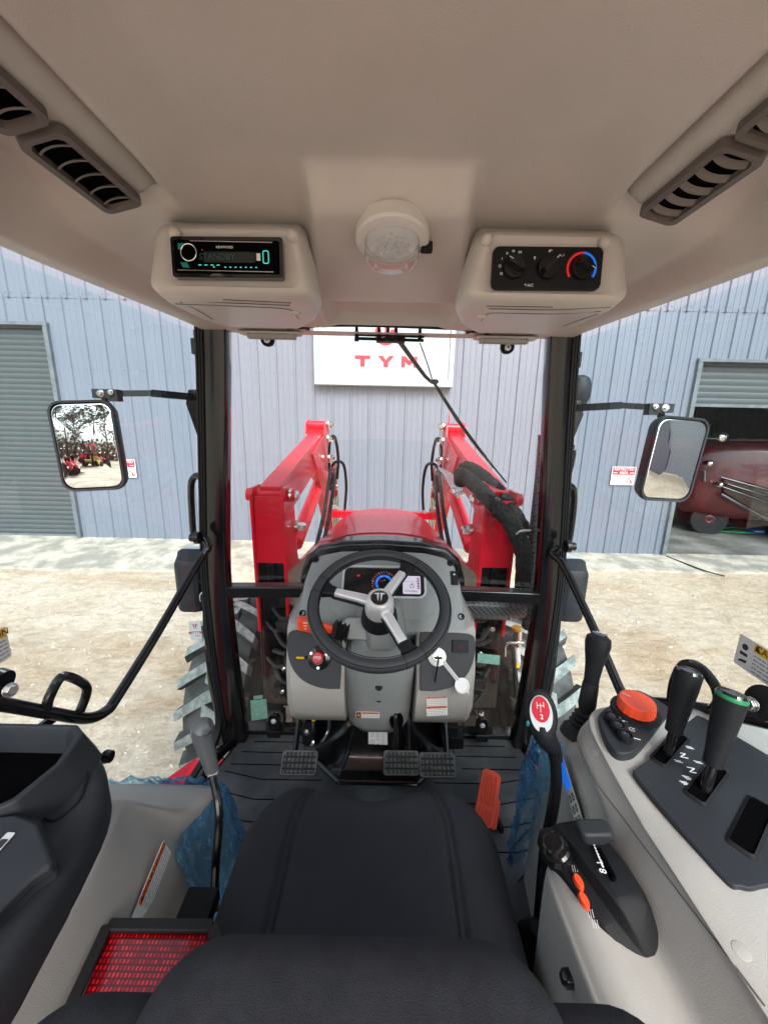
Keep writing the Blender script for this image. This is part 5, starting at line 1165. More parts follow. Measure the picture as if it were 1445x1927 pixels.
fr0=[Vector((p.x,p.y+.004,min(p.z,-.86)-.02)) for p in rows[0]]; fr1=[Vector((p.x,p.y-.01,-.94)) for p in rows[0]]
g.loft([fr1,fr0]+rows,closed=False); g.done('cushion',ST,ang=80)
g=G(dark); g.box((SX,.50,-.97),(.46,.36,.07)); g.box((SX,.48,-1.12),(.34,.3,.26)); g.done('seat_base',ST,bevel=.02)
# backrest: thick padded slab seen from above
def back(x0,x1,y0,y1,zt,zb,name,lab,rr=.045):
    g=G(fabric); rings=[]
    for z,ins in ((zb,.0),(zt-.05,.0),(zt-.036,.0035),(zt-.022,.010),(zt-.010,.022),(zt-.003,.038),(zt,.055)):
        rings.append([(a,b,z+.004*noise.noise(Vector((a*20,b*20,0)))) for a,b in rrect(x1-x0-2*ins,y1-y0-2*ins,max(.01,rr-ins*.6),10,(x0+x1)/2,(y0+y1)/2)])
    g.loft(rings); return g.done(name,ST,ang=70,label=lab)
back(-.180,.148,.02,.246,-.402,-.85,'backrest','centre pad of the backrest',rr=.06)
back(-.285,.250,-.03,.220,-.424,-.86,'backrest_bolster','wider lower pad of the backrest',rr=.07)

# ---------------------------------------------------------- left fender console
SH={}
def shell(stations, m, name, sgn, **kw):
    """stations: (y, [(x,z)...]) lofted smoothly along y; x mirrored by sgn"""
    n=len(stations[0][1]); cols=[cat([Vector((sgn*st[1][k][0],st[0],st[1][k][1])) for st in stations],5) for k in range(n)]
    rows=[cat([cols[k][i] for k in range(n)],4) for i in range(len(cols[0]))]
    SH[sgn]=rows
    g=G(m); g.loft(rows,closed=False); return g.done(name,TR,ang=75,**kw)
def fs(zt,xi,zl=-1.26,out=.78,low=.395):
    return [(out,zl),(out,zt-.06),(out-.03,zt-.008),(xi+.10,zt),(xi+.035,zt-.002),(xi+.010,zt-.012),(xi,zt-.045),(low+.008,zt-.20 if zt-.20>zl else zl+.02),(low,(zt+zl)/2-.1 if zt>-.95 else zl+.01),(low,zl)]
LF=shell([(-.10,fs(-.66,.425)),(.20,fs(-.66,.425)),(.40,fs(-.66,.425)),(.50,fs(-.665,.440)),(.58,fs(-.70,.465)),(.64,fs(-.78,.455)),(.70,fs(-.865,.430)),(.78,fs(-.915,.415)),(.84,fs(-.96,.42)),(.875,fs(-1.03,.45)),(.89,fs(-1.15,.50))],beige,'left_fender' if False else 'inner_fender',-1,label='left beige inner fender')
# dark storage console on top of it
g=G(dark2)
plan=[(-.424,-.10),(-.424,.20),(-.426,.33),(-.432,.42),(-.450,.50),(-.485,.56),(-.53,.605),(-.58,.635),(-.64,.652),(-.70,.655),(-.76,.62),(-.76,-.10)]
plan=[(p.x,p.y) for p in cat([Vector((a,b,0)) for a,b in plan[:-1]],3)]+[plan[-1]]
cx0,cy0=-.60,.25
def shr(k): return [(cx0+(a-cx0)*k,cy0+(b-cy0)*(1-(1-k)*.55)) for a,b in plan]
g.loft([[(a,b,-.70) for a,b in plan],[(a,b,-.640) for a,b in plan],[(a,b,-.622) for a,b in shr(.965)],[(a,b,-.612) for a,b in shr(.90)],[(a,b,-.608) for a,b in shr(.82)]])
SCN=g.done('storage_console',TR,bevel=.004,label='dark storage console on the left fender')
# raised open bin
def bin_ring(k,z,ins=0):
    pts=[(-.735,.400),(-.60,.400),(-.535,.455),(-.520,.52),(-.533,.582),(-.56,.602),(-.735,.602)]
    cx,cy=-.645,.51; return [(cx+(a-cx)*(k-ins),cy+(b-cy)*(k-ins),z) for a,b in pts]
g=G(dark2); g.loft([bin_ring(1.16,-.615),bin_ring(1.02,-.565),bin_ring(1.0,-.555),bin_ring(.92,-.555),bin_ring(.86,-.57),bin_ring(.80,-.70)],cap=False); g.prism([(p[0],p[1]) for p in bin_ring(.80,0)],Matrix.Translation((0,0,-.70)),0)
g.mat(black).prism([(p[0],p[1]) for p in bin_ring(.90,0)],Matrix.Translation((0,0,-.6065)),0)  # black sheet over the console top, painting the bin's shaded depth
g.done('storage_bin',SCN,bevel=.005,seg=3)
g=G(dark); pts=[P(px,py,Z=-.607) for px,py in ((70,1535),(100,1545),(125,1530),(150,1505),(163,1470),(165,1455),(140,1452))]; g.tube(pts,.0022,6,k=4)
g.done('pad_seam',SCN)
# rounded arm pad further back
for k,(ins,z0,z1) in enumerate(((0,-.615,-.588),(.018,-.590,-.572),(.032,-.574,-.560))):
    pts=[P(px,py,Z=z1) for px,py in ((-60,1528),(30,1520),(75,1538),(95,1580),(112,1625),(60,1660),(0,1720),(-60,1800))]
    cc=sum(pts,Vector())/len(pts); q=[(cc.x+(p.x-cc.x)*(1-ins*4),cc.y+(p.y-cc.y)*(1-ins*4)) for p in pts]
    g=G(dark2); g.prism(q,Matrix.Translation((0,0,z0)),z1-z0,scale=1); g.done('arm_pad' if k==0 else 'arm_pad_layer',SCN,bevel=.008,seg=3)
g=G(silver); c=P(2,1590,Z=-.5585); g.prism(rrect(.012,.03,.002,2),Matrix.Translation(c),.001); g.mat(ink).prism(rrect(.010,.012,.002,2),Matrix.Translation(c),.0003,.0011); g.done('switch_label',SCN)
c=P(280,1676,X=-.408); Ms=fr(c,(0,.86,.50),(0,-.50,.86)); Ms=fr(c+Vector((.002,0,0)),P(302,1625,X=-.4)-P(262,1725,X=-.4),(0,-1,1))
gg=G(); decal(gg,Ms,.125,.058,'WARNING',s_or,4,.30); gg.done('warning_sticker',LF,label='warning sticker on the left fender wall')
g=G(gblack); c=P(200,1424,X=-.60); g.tube([c+Vector((-.08,0,-.01)),c],.008,8,k=1); g.lathe([(.012,-.006),(.014,0),(.012,.012),(.0001,.014)],Matrix.Translation(c)@Matrix.Rotation(R(90),4,'Y'),14); g.tube([c+Vector((-.02,0,0)),c+Vector((-.02,0,-.05))],.004,6,k=1); g.done('door_latch',TR,bevel=.001)

# left lever with slate grey grip
g=G(gblack); kb=P(398,1440,Y=.70); g.tube([P(404,1712,Y=.585),P(405,1640,Y=.60),P(412,1530,Y=.64),P(400,1462,Y=.685),kb],.0085,10,k=5); LV=g.done('linkage_lever',TR,label='tall black lever with slate grey grip left of the seat')
g=G(mat('slate_grip',(.085,.095,.105),.4,bump=.2,bscale=800)); g.tube([P(400,1452,Y=.695),P(392,1425,Y=.70),P(384,1395,Y=.705),P(382,1372,Y=.71),P(397,1362,Y=.715)],[.0145,.0165,.020,.0255,.013],16,k=5); g.mat(silver).lathe([(.012,0),(.012,.006)],Matrix.Translation(P(400,1455,Y=.692)),14); g.done('grip',LV)
g=G(dark); g.box(P(372,1715,X=-.33),(.06,.06,.03)); g.done('lever_bracket',TR,bevel=.004)

# ---------------------------------------------------------- right console
def rs(xi,zi,xm,zt,zl=-1.26,out=.80):
    return [(xi+.004,zl),(xi+.004,zi-.25),(xi,zi-.05),(xi+.006,zi-.018),(xi+.022,zi-.002),(xi+.045,zi+.002),((xi+xm)/2+.03,zi-.006),(xm-.012,zi+(zt-zi)*.35),(xm+.008,zt-.012),(xm+.03,zt),(out-.14,zt),(out-.03,zt-.01),(out,zt-.06),(out,zl)]
RC=shell([(-.10,rs(.275,-.665,.40,-.590)),(.12,rs(.272,-.660,.395,-.580)),(.26,rs(.266,-.650,.39,-.570)),(.38,rs(.258,-.640,.385,-.563)),(.440,rs(.258,-.640,.385,-.565)),(.468,rs(.272,-.650,.387,-.566)),(.492,rs(.310,-.655,.388,-.566)),(.515,rs(.355,-.65,.390,-.566)),(.56,rs(.378,-.64,.393,-.564)),(.63,rs(.384,-.63,.400,-.558)),(.670,rs(.390,-.64,.425,-.558)),(.700,rs(.395,-.665,.475,-.572)),(.730,rs(.400,-.68,.515,-.60)),(.760,rs(.405,-.69,.52,-.66)),(.80,rs(.41,-.72,.51,-.71)),(.83,rs(.415,-.80,.5,-.80)),(.845,rs(.43,-1.0,.5,-1.0))],beige,'side_console',1,label='beige control console right of the seat')
# lever plate
def pz(pts, Z): 
    q=[P(px,py,Z=Z) for px,py in pts]; return [(p.x,p.y) for p in q]
PZ=-.556
def pz2(pts,Z): q=cat([P(px,py,Z=Z) for px,py in pts],4,True); return [(p.x,p.y) for p in q]
g=G(dark2)
plate=pz2([(1225,1425),(1300,1352),(1318,1348),(1345,1362),(1500,1455),(1530,1500),(1470,1640),(1430,1668),(1395,1668),(1350,1640),(1200,1465),(1200,1445)],PZ)
g.prism(plate,Matrix.Translation((0,0,PZ-.02)),.02); LP=g.done('lever_plate',TR,bevel=.006,seg=3,label='dark plate with two tall levers and three slots')
def slot(px,py,px2,py2,w):
    a=P(px,py,Z=PZ+.001); b=P(px2,py2,Z=PZ+.001); M=fr((a+b)/2,b-a,Vector((0,0,1)).cross(b-a)); L_=(b-a).length
    g=G(black); g.prism(rrect(L_,w,.005,2),M,.0008); g.mat(dark); o=rrect(L_+.008,w+.008,.007,3); i=rrect(L_,w,.005,3); N=len(o)  # black patch laid on the plate, painting the shade inside the slot
    g.add([(x,y,0) for x,y in o]+[(x,y,.003) for x,y in i]+[(x,y,.0) for x,y in i],[(k,(k+1)%N,N+(k+1)%N,N+k) for k in range(N)]+[(N+k,N+(k+1)%N,2*N+(k+1)%N,2*N+k) for k in range(N)],M); g.done('slot',LP)
slot(1238,1435,1282,1385,.020); slot(1307,1503,1351,1445,.024); slot(1393,1598,1433,1512,.026)
g=G(print_w)
def onp(px,py,z=PZ+.0012): return P(px,py,Z=z)
for px,py in ((1286,1422),(1303,1450)):
    M=fr(onp(px,py),(math.cos(R(75)),math.sin(R(75)),0),(-math.sin(R(75)),math.cos(R(75)),0)); g.text('N',M,.017,z=0)
for px,py,n_ in ((1297,1408,2),(1276,1434,2),(1314,1436,2),(1292,1464,3),(1287,1474,3)):
    for k in range(n_): 
        a=onp(px-9+4*k,py-4+3*k); b=onp(px+5+4*k,py-1+3*k); g.bar(a,b,.0009,.0006)
g.done('plate_markings',LP)
def joy(name,top,base,lab,ring=None):
    T=P(*top[:2],Y=top[2]); B_=P(*base[:2],Z=PZ); ax=(T-B_).normalized(); L_=(T-B_).length; Q=Matrix.Translation(B_)@ax.to_track_quat('Z','Y').to_matrix().to_4x4()
    g=G(gblack); g.lathe([(.0075,-.02),(.0075,L_*.45)],Q,14); j=g.done(name,TR,label=lab)
    g=G(dark); g.lathe([(.0105,L_*.26),(.013,L_*.27),(.0135,L_*.36),(.0165,L_*.55),(.0195,L_*.78),(.0205,L_*.92)]+([(.0195,L_*.955)]),Q,24); g.mat(ring or dark).lathe([(.0206,L_*.925),(.0208,L_*.945),(.0198,L_*.962)],Q,24); g.mat(bglass).lathe([(.0195,L_*.955),(.017,L_*.985),(.0001,L_*1.0)],Q,24); g.done('grip',j); return j
joy('spool_lever',(1298,1258,.585),(1256,1420),'rear one of the two tall black levers on the dark plate' if False else 'tall black lever without a ring, farther from the seat back')
joy('spool_lever',(1380,1300,.520),(1326,1488),'tall black lever with green ring',green)
# knob panel
KZ=-.548
g=G(dark2); kp=pz2([(1126,1350),(1135,1335),(1155,1320),(1165,1305),(1200,1298),(1252,1325),(1260,1338),(1240,1365),(1205,1405),(1185,1417),(1160,1414),(1140,1390)],KZ)
g.prism(kp,Matrix.Translation((0,0,KZ-.03)),.03); KP=g.done('knob_panel',TR,bevel=.005,seg=3,label='dark panel with orange dial and three buttons')
kc=P(1196,1335,Z=KZ+.006); 
g=G(dark); g.lathe([(.044,-.005),(.043,-.001),(.0001,-.001)],Matrix.Translation(kc),36); g.mat(orange)
n_=36; pr=[]
for z,r in ((0,.0335),(.018,.0325),(.021,.0305)): pr.append([(kc.x+(r-(.0012 if k%2 and z<.02 else 0))*math.cos(2*math.pi*k/n_),kc.y+(r-(.0012 if k%2 and z<.02 else 0))*math.sin(2*math.pi*k/n_),kc.z+z) for k in range(n_)])
g.loft(pr); g.mat(print_w).bar(kc+Vector((-.018,.020,.0215)),kc+Vector((-.008,.009,.0215)),.0016,.0006); g.done('position_dial',KP,label='orange position dial')
for px,py in ((1150,1352),(1162,1369),(1176,1388)):
    c=P(px,py,Z=KZ+.004); g=G(dark); g.lathe([(.0125,-.004),(.0125,.007),(.0105,.008),(.0100,.003),(.0001,.003)],Matrix.Translation(c),24); g.mat(gblack).lathe([(.0082,.003),(.0075,.0065),(.0001,.0075)],Matrix.Translation(c),20); g.done('push_button',KP)
g=G(print_w)
for px,py in ((1176,1358),(1189,1373),(1199,1391)):
    c=P(px,py,Z=KZ+.0012)
    if py==1391: g.bar(c+Vector((-.005,.002,0)),c+Vector((.005,-.002,0)),.0012,.0005)
    elif py==1373: arc(g,c.x,c.y,.005,20,330,.0012,Matrix.Identity(4),c.z); g.bar(c,c+Vector((.006,.002,0)),.001,.0005)
    else: 
        for k in (-1,1): g.prism([(c.x+.003*k,c.y-.003),(c.x+.003*k+.003,c.y+.002),(c.x+.003*k-.002,c.y+.003)],Matrix.Translation((0,0,c.z)),.0003)
arc(g,kc.x,kc.y,.040,150,175,.0015,Matrix.Identity(4),KZ+.0012,6); g.prism([(kc.x-.038,kc.y-.012),(kc.x-.044,kc.y-.014),(kc.x-.040,kc.y-.020)],Matrix.Translation((0,0,KZ+.001)),.0003)
g.done('panel_markings',KP)
# seams and plugs on the console
g=G(mat('seam_line',(.12,.115,.11),.6))
q=[hit('side_console',px,py,.0004) for px,py in ((1082,1390),(1100,1432),(1125,1478),(1165,1530),(1200,1578),(1240,1630),(1290,1697),(1340,1762),(1390,1828),(1440,1895))]; g.tube([h[0] for h in q if h],.0009,5,k=3)
g.done('console_seam',RC)
for px,py in ((1120,1416),(1395,1790),(1090,1492)):
    h_t=hit('side_console',px,py,-.0005)
    if not h_t: continue
    g=G(beige); g.lathe([(.009,0),(.0085,.0010),(.006,.0014),(.0001,.0015)],Matrix.Translation(h_t[0])@h_t[1].to_track_quat('Z','Y').to_matrix().to_4x4(),20); g.done('plug',RC)
# throttle quadrant
TB=[P(1048,1560,Z=-.640),P(1190,1812,Z=-.650)]
ax=(TB[1]-TB[0]); L_=ax.length; QM=fr(TB[0],ax,Vector((0,0,1)).cross(ax))
g=G(dark)
rings=[]
for t,w0,w1,zt in ((-.02,-.030,.030,.006),(.03,-.036,.045,.020),(.25,-.036,.052,.034),(.5,-.032,.054,.040),(.72,-.026,.052,.040),(.80,-.022,.050,.036),(.93,-.012,.048,.016),(1.0,-.004,.044,.002)):
    rings.append([(t*L_,w0,-.02),(t*L_,w0,zt*.25),(t*L_,w0+.004,zt*.38),(t*L_,w0+.022,zt*.45),(t*L_,w0+.027,zt*.92),(t*L_,w0+.032,zt),(t*L_,w1-.008,zt),(t*L_,w1,zt*.8),(t*L_,w1,-.02)])
g.loft(rings,M=QM); TQ=g.done('throttle_quadrant',TR,bevel=.004,seg=3,label='black hand throttle housing with orange buttons')
def onT(px,py,z): return P(px,py,Z=z)
g=G(black); a=P(1125,1600,Z=-.604); b=P(1155,1655,Z=-.6005); g.bar(a,b,.008,.006); g.done('throttle_slot',TQ)  # black bar painting the shade of the throttle slot
g=G(dark2); c=P(1117,1566,Z=-.585); M=fr(c,(1,.02,0),(-.02,1,0)); g.loft([[M@Vector((a,b,z)) for a,b in rrect(w_,h_,.008,4)] for z,w_,h_ in ((-.012,.036,.020),(0,.048,.026),(.008,.048,.026),(.011,.042,.020))]); g.bar(c+Vector((0,0,-.01)),c+Vector((.004,0,-.04)),.012,.006); g.done('throttle_handle',TQ,bevel=.002)
g=G(gblack); c=P(1048,1602,Z=-.622); g.lathe([(.019,-.01),(.019,.004),(.016,.007),(.0155,.018),(.013,.020),(.0001,.020)],Matrix.Translation(c)@Matrix.Rotation(R(-25),4,'Y'),24); g.done('rotary_knob',TQ)
for px,py in ((1088,1662),(1098,1697)):
    c=P(px,py,Z=-.627); g=G(orange); M=fr(c,ax,Vector((0,0,1)).cross(ax)); g.prism(circ(.0100,20,ry=.0058),M,.008,-.002,scale=.85); g.done('orange_button',TQ,bevel=.001)
g=G(print_w)
for k in range(10): 
    c=P(1113+2.3*k,1580+5.6*k,Z=-.6000); g.prism(rrect(.0022+.0002*k,.0016+.00012*k,.0004,1),fr(c,ax,Vector((0,0,1)).cross(ax)),.0004,0.0)
c=P(1128,1622,Z=-.5985); g.text('L',fr(c,(0,1,0),(-1,0,0)),.012,z=0); c=P(1135,1640,Z=-.5985); g.text('8',fr(c,(.2,1,0),(-1,.2,0)),.013,z=0)
for px,py in ((1080,1637),(1110,1722),(1119,1742)):
    c=P(px,py,Z=-.629); 
    for k in range(3): g.bar(c+Vector((-.003+.003*k,-.004,.001)),c+Vector((-.001+.003*k,.005,.001)),.0010,.0005)
g.done('quadrant_markings',TQ)
g=G(gblack); c,nn=hit('side_console',1073,1842,.0); g.loft([[ (Matrix.Translation(c)@nn.to_track_quat('Z','Y').to_matrix().to_4x4())@Vector((a,b,z)) for a,b in rrect(w_,h_,.006,3)] for z,w_,h_ in ((-.004,.019,.018),(.008,.018,.017),(.012,.012,.011))]); g.done('lower_knob',RC,bevel=.002)
g=G(dark); c=P(1462,1755,Z=-.60); g.ball(c,.020,10); g.done('rear_knob',RC)
# recessed hollow under the quadrant reads through shading of a shallow groove
# front gear lever with bellows
B_=P(1098,1362,Y=.735); T=P(1128,1195,Y=.775); ax2=(T-B_).normalized(); L_=(T-B_).length; Q=Matrix.Translation(B_)@ax2.to_track_quat('Z','Y').to_matrix().to_4x4()
g=G(rubber); g.lathe([(.045,-.03),(.040,-.015)]+[((.034-.0018*k) if k%2==0 else (.0275-.0018*k),-.010+.0055*k) for k in range(8)]+[(.0185,.045),(.017,L_*.42),(.0165,L_*.46)],Q,24); GL=g.done('gear_lever',TR,label='black gear lever with bellows at the front of the right console')
g=G(dark); g.lathe([(.0150,L_*.44),(.0160,L_*.55),(.0185,L_*.68),(.0235,L_*.80),(.0265,L_*.90),(.0245,L_*.97),(.016,L_*1.0),(.0001,L_*1.01)],Q,24,sy=.85)
g.mat(bglass).lathe([(.0165,L_*.965),(.0155,L_*1.012),(.0001,L_*1.022)],Q@Matrix.Translation((0,-.004,0)),20,sy=.9); g.done('grip',GL)
g=G(print_w); Mt=Q@Matrix.Translation((0,-.004,L_*1.0235))
for k in range(4): g.prism(rrect(.0010,.012,.0003,1,-.006+.004*k,0),Mt,.0004)
g.prism(rrect(.014,.0010,.0003,1),Mt,.0004); g.done('shift_pattern',GL)
# side gear lever with red cap
g=G(gblack); g.tube([P(1012,1770,Y=.50),P(1018,1690,Y=.535),P(1026,1600,Y=.575),P(1046,1480,Y=.615),P(1042,1400,Y=.645)],[.0105,.0105,.011,.011,.011],12,k=5); RL=g.done('range_lever',TR,label='bent black lever with red capped knob between seat and right console')
Kc=P(1018,1338,Y=.640); vdir=(-Kc).normalized(); xk=Vector((0,0,1)).cross(vdir).normalized(); Mk=fr(Kc,xk,Vector((-.35,.6,.9)))@Matrix.Rotation(R(12),4,'Z')
g=G(dark); g.loft([[Mk@Vector((a,b,z)) for a,b in circ(rx,28,cx=0,cy=cy,ry=ry)] for rx,ry,cy,z in ((.004,.004,-.01,-.036),(.018,.026,-.012,-.030),(.0275,.042,-.010,-.016),(.029,.047,-.008,-.004),(.0265,.044,-.007,.004),(.022,.037,-.006,.007))])
g.tube([P(1046,1432,Y=.640),P(1042,1412,Y=.645),Mk@Vector((.002,-.045,-.012)),Mk@Vector((0,-.02,-.018))],[.0125,.0145,.0215,.024],18,k=5); g.done('grip',RL,bevel=.0)
g=G(silver); g.prism(circ(.0215,28,ry=.0350,cy=-.004),Mk,.006,.004,scale=.93); g.mat(s_red).prism(circ(.0165,28,ry=.0240,cy=.005),Mk,.003,.0085,scale=.95); g.mat(print_w).text('2',Mk@Matrix.Translation((.001,-.008,.0118)),.012,z=0)
for q in ((-.006,.012,.0012,.012),(.0,.008,.0012,.016),(.006,.014,.0012,.010),(0,.012,.013,.0012)): g.prism(rrect(q[2],q[3],.0003,1,q[0],q[1]),Mk,.0003,.0116)
g.done('red_cap',RL,bevel=.0008)
g=G(teal); g.ball(P(993,1362,Y=.632),.0055,8,(.6,.6,1.2)); g.done('green_button',RL)
g=G(rubber); g.lathe([(.07,-.12),(.055,-.05),(.035,.0),(.015,.03)],Matrix.Translation(P(1010,1770,Y=.50)),18); g.done('lever_gaiter',RL)
# decal on the console flank
c=P(1072,1488,X=.3700); Ms=fr(c,(0,-.62,-.78),(0,.78,-.62)); 
a_=P(1050,1425,X=.3925)-P(1082,1530,X=.3925); Ms=fr(c,a_*-1,Vector((0,.7,.7)))
gg=G(paper); gg.prism(rrect(.13,.034,.002,2),Ms,.0006); gg.mat(blue).prism(rrect(.060,.031,.001,2,-.032,0),Ms,.0002,.0007); gg.mat(ink)
for k in range(3):
    for j in range(2): gg.prism(rrect(.012,.010,.001,1,.012+.017*k,-.008+.015*j),Ms,.0002,.0007)
gg.mat(paper)
for k in range(3):
    for j in range(2): gg.prism(rrect(.009,.0015,.0003,1,.012+.017*k,-.008+.015*j),Ms,.0002,.0010)
gg.done('instruction_sticker',RC,label='blue and white instruction sticker on the console flank')

# ---------------------------------------------------------- blue protective film
def wrap(name, fn, lab, nu=60, nv=60):
    g=G(film); g.loft([[fn(u/nu,v/nv) for v in range(nv+1)] for u in range(nu+1)],closed=False); return tag(g.done(name,ang=180),lab,'plastic film')
def film_patch(sgn, j0, j1, ystart, yend, bulge, lab, seed):
    rows=[cat(r_,3) for r_ in SH[sgn]]; j0*=3; j1*=3; NI=70; I=range(NI); J=range(j0,j1+1); out=[]
    for a,i in enumerate(I):
        r_=[]
        for j in J:
            t=(j-j0)/(j1-j0); y0=ystart(t); f=a/(NI-1); yy=y0+(yend(t)-y0)*f
            # point of the shell surface at this y in column j
            k=0
            while k<len(rows)-2 and rows[k+1][j].y<yy: k+=1
            p0,p1=rows[k][j],rows[k+1][j]; q=p0.lerp(p1,max(0,min(1.0,(yy-p0.y)/max(1e-6,p1.y-p0.y))))
            jn=min(j+1,len(rows[k])-1); jp=max(j-1,0); nn=(rows[k+1][j]-rows[k][j]).cross(rows[k][jn]-rows[k][jp]); nn=nn.normalized() if nn.length>1e-9 else Vector((0,0,1))
            if nn.x*sgn>0 and abs(nn.x)>.5: nn=-nn
            if nn.z<-.2: nn=-nn
            crump=.004+.024*(1-abs(noise.noise(Vector((q.x*16,q.y*34,q.z*9+seed))))*2.2)**2*.6+.012*noise.noise(Vector((q.x*50,q.y*60,q.z*16+seed)))
            r_.append(q+nn*max(.002,crump)+Vector((-sgn*bulge(t,f)*(1+.5*noise.noise(Vector((f*5,t*2,seed)))),max(0,f-.8)*.10,0)))
        out.append(r_)
    g=G(film); g.loft(out,closed=False); return tag(g.done('plastic_wrap',ang=180),lab,'plastic film')
nL=len(SH[-1][0])
film_patch(-1,int(nL*.22),nL-2,lambda t:.835-.02*sm(.0,.25,t)-.215*sm(.42,.74,t)+.06*sm(.76,1,t),lambda t:.889,lambda t,f:.040*sm(.60,.95,t)*sm(0,.6,f),'crumpled blue plastic film around the nose of the left fender',1)
nR=len(SH[1][0])
film_patch(1,1,int(nR*.26),lambda t:.825-.155*min(1,t/.55),lambda t:.842,lambda t,f:.030*(1-sm(.2,1,t))*sm(0,.4,f)+.005,'blue plastic film hanging on the console flank behind the red capped lever',5)

# red reflector lying beside the seat
RX0,RX1,RY0,RY1,RZ=-.405,-.20,.10,.432,-.752
ref=empty('reflector_panel',((RX0+RX1)/2,(RY0+RY1)/2,RZ-.05),'red prismatic reflector in a black frame lying left of the backrest','reflector')
g=G(reflm); c4=pz([(209,1748),(388,1751),(470,1990),(110,1990)],RZ-.006); g.prism(c4,Matrix.Translation((0,0,RZ-.012)),.006); g.done('reflector_lens',ref)
g=G(rubber)
pz4=[P(203,1742,Z=RZ),P(400,1744,Z=RZ),P(480,2000,Z=RZ),P(85,2000,Z=RZ)]
for k in range(4): g.bar(pz4[k],pz4[(k+1)%4],.009,.016)
g.prism([(p.x,p.y) for p in pz4],Matrix.Translation((0,0,RZ-.05)),.03); g.done('reflector_frame',ref,bevel=.003)

# ---------------------------------------------------------- bonnet
g=G(redp)
def hood_ring(y,w,zt,dz): return [(x*w,y+(1-abs(x))*.0,zt-dz*abs(x)**2.6) for x in [-1+k/12 for k in range(25)]]+[(w*1.0,y,zt-dz-.25)][:0]
rings=[]
for y,w,zt in ((1.47,.385,-.448),(1.60,.385,-.465),(1.9,.385,-.497),(2.3,.38,-.545),(2.6,.37,-.593),(2.78,.34,-.65),(2.86,.31,-.74)):
    r_=hood_ring(y,w,zt,.15); rings.append([(r_[0][0]-.004,y,-1.05)]+r_+[(r_[-1][0]+.004,y,-1.05)])
g.loft(rings,closed=False); HD=g.done('bonnet',TR,ang=50)
g=G(redp); g.loft([[(x*(.375-.02*t),1.50+t,-.450-.103*t-.14*abs(x)**2.6+.004*math.exp(-((abs(x)-.62)/.05)**2)) for x in [-.8+k*.04 for k in range(41)]] for t in (.1,.5,1.0)],closed=False)
g.done('bonnet_crease',HD,ang=80)
g=G(redp); g.box((0,2.80,-.668),(.80,.05,.05)); g.mat(chrome)
for x in (-.14,.10,.16,.30): g.hexbolt((x,2.79,-.645),(0,0,1),.012,.02)
g.done('grille_guard',TR,bevel=.004)
# dirty machinery around the lower panes
g=G(engine)
g.box((0,2.1,-1.3),(.62,1.5,.6)); g.box((-.42,1.95,-1.25),(.22,.5,.16)); g.box((.42,1.95,-1.25),(.22,.5,.16)); g.box((0,2.25,-1.72),(1.5,.18,.2)); g.tube([(-.36,1.5,-.95),(-.40,1.9,-1.05),(-.42,2.4,-1.2)],.025,8); g.tube([(-.32,1.45,-1.05),(-.44,1.7,-1.15),(-.42,2.2,-1.3)],.02,8); g.tube([(.36,1.45,-1.05),(.40,1.7,-1.15),(.38,2.2,-1.3)],.02,8)
for s_ in (-1,1): g.lathe([(.06,-.14),(.075,-.10),(.075,.10),(.06,.14),(.03,.15)],Matrix.Translation((s_*.40,1.72,-1.33)),20); g.box((s_*.38,1.7,-1.55),(.1,.2,.3)); g.prism([(0,0),(.35,0),(.35,-.06),(.02,-.1)],fr((s_*.40,1.5,-1.5),(0,1,0),(0,0,1)),.06)
g.done('engine_block',TR,bevel=.008)
g=G(perf); Mp=Matrix.Translation((.44,1.53,-.755))@Matrix.Rotation(R(90),4,'Y')@Matrix.Rotation(R(0),4,'Z'); g.lathe([(.062,-.12),(.064,-.115),(.064,.16),(.062,.165)],Mp,36); g.mat(dark).lathe([(.066,-.20),(.066,-.115),(.063,-.11)],Mp,36); g.mat(chrome)
for x in (.37,.54): g.lathe([(.007,0),(.0001,.005)],fr((x,1.475,-.79),(1,0,0),(0,-.5,.9)),10)
g.done('muffler_shield',TR)
g=G(perf); pe=[P(1034,818,Y=1.50),P(1027,900,Y=1.50),P(1016,1000,Y=1.50),P(1006,1095,Y=1.50),P(1000,1180,Y=1.50)]; g.tube(pe,.042,24,k=3); g.done('exhaust_stack',TR)
# couplings at the right lower pane
g=G(yellow); g.tube([P(930,1190,Y=1.75),P(936,1200,Y=1.75),P(931,1208,Y=1.75)],[.012,.02,.008],8); g.tube([P(972,1180,Y=1.62),P(972,1184,Y=1.62)],.022,12,k=1); g.tube([P(974,1247,Y=1.62),P(972,1254,Y=1.62)],.014,10,k=1); g.mat(chrome).tube([P(974,1186,Y=1.62),P(973,1215,Y=1.62)],.020,14,k=1); g.tube([P(950,1235,Y=1.6),P(953,1212,Y=1.6),P(985,1210,Y=1.6)],.006,8,k=3); g.mat(silver).tube([P(972,1215,Y=1.62),P(974,1245,Y=1.62)],.014,12,k=1); g.mat(rubber).tube([P(965,1210,Y=1.62),P(968,1250,Y=1.62),P(972,1310,Y=1.6)],.012,10); g.box(P(945,1208,Y=1.66),(.09,.06,.05)); g.done('hydraulic_coupler',TR,bevel=.001)

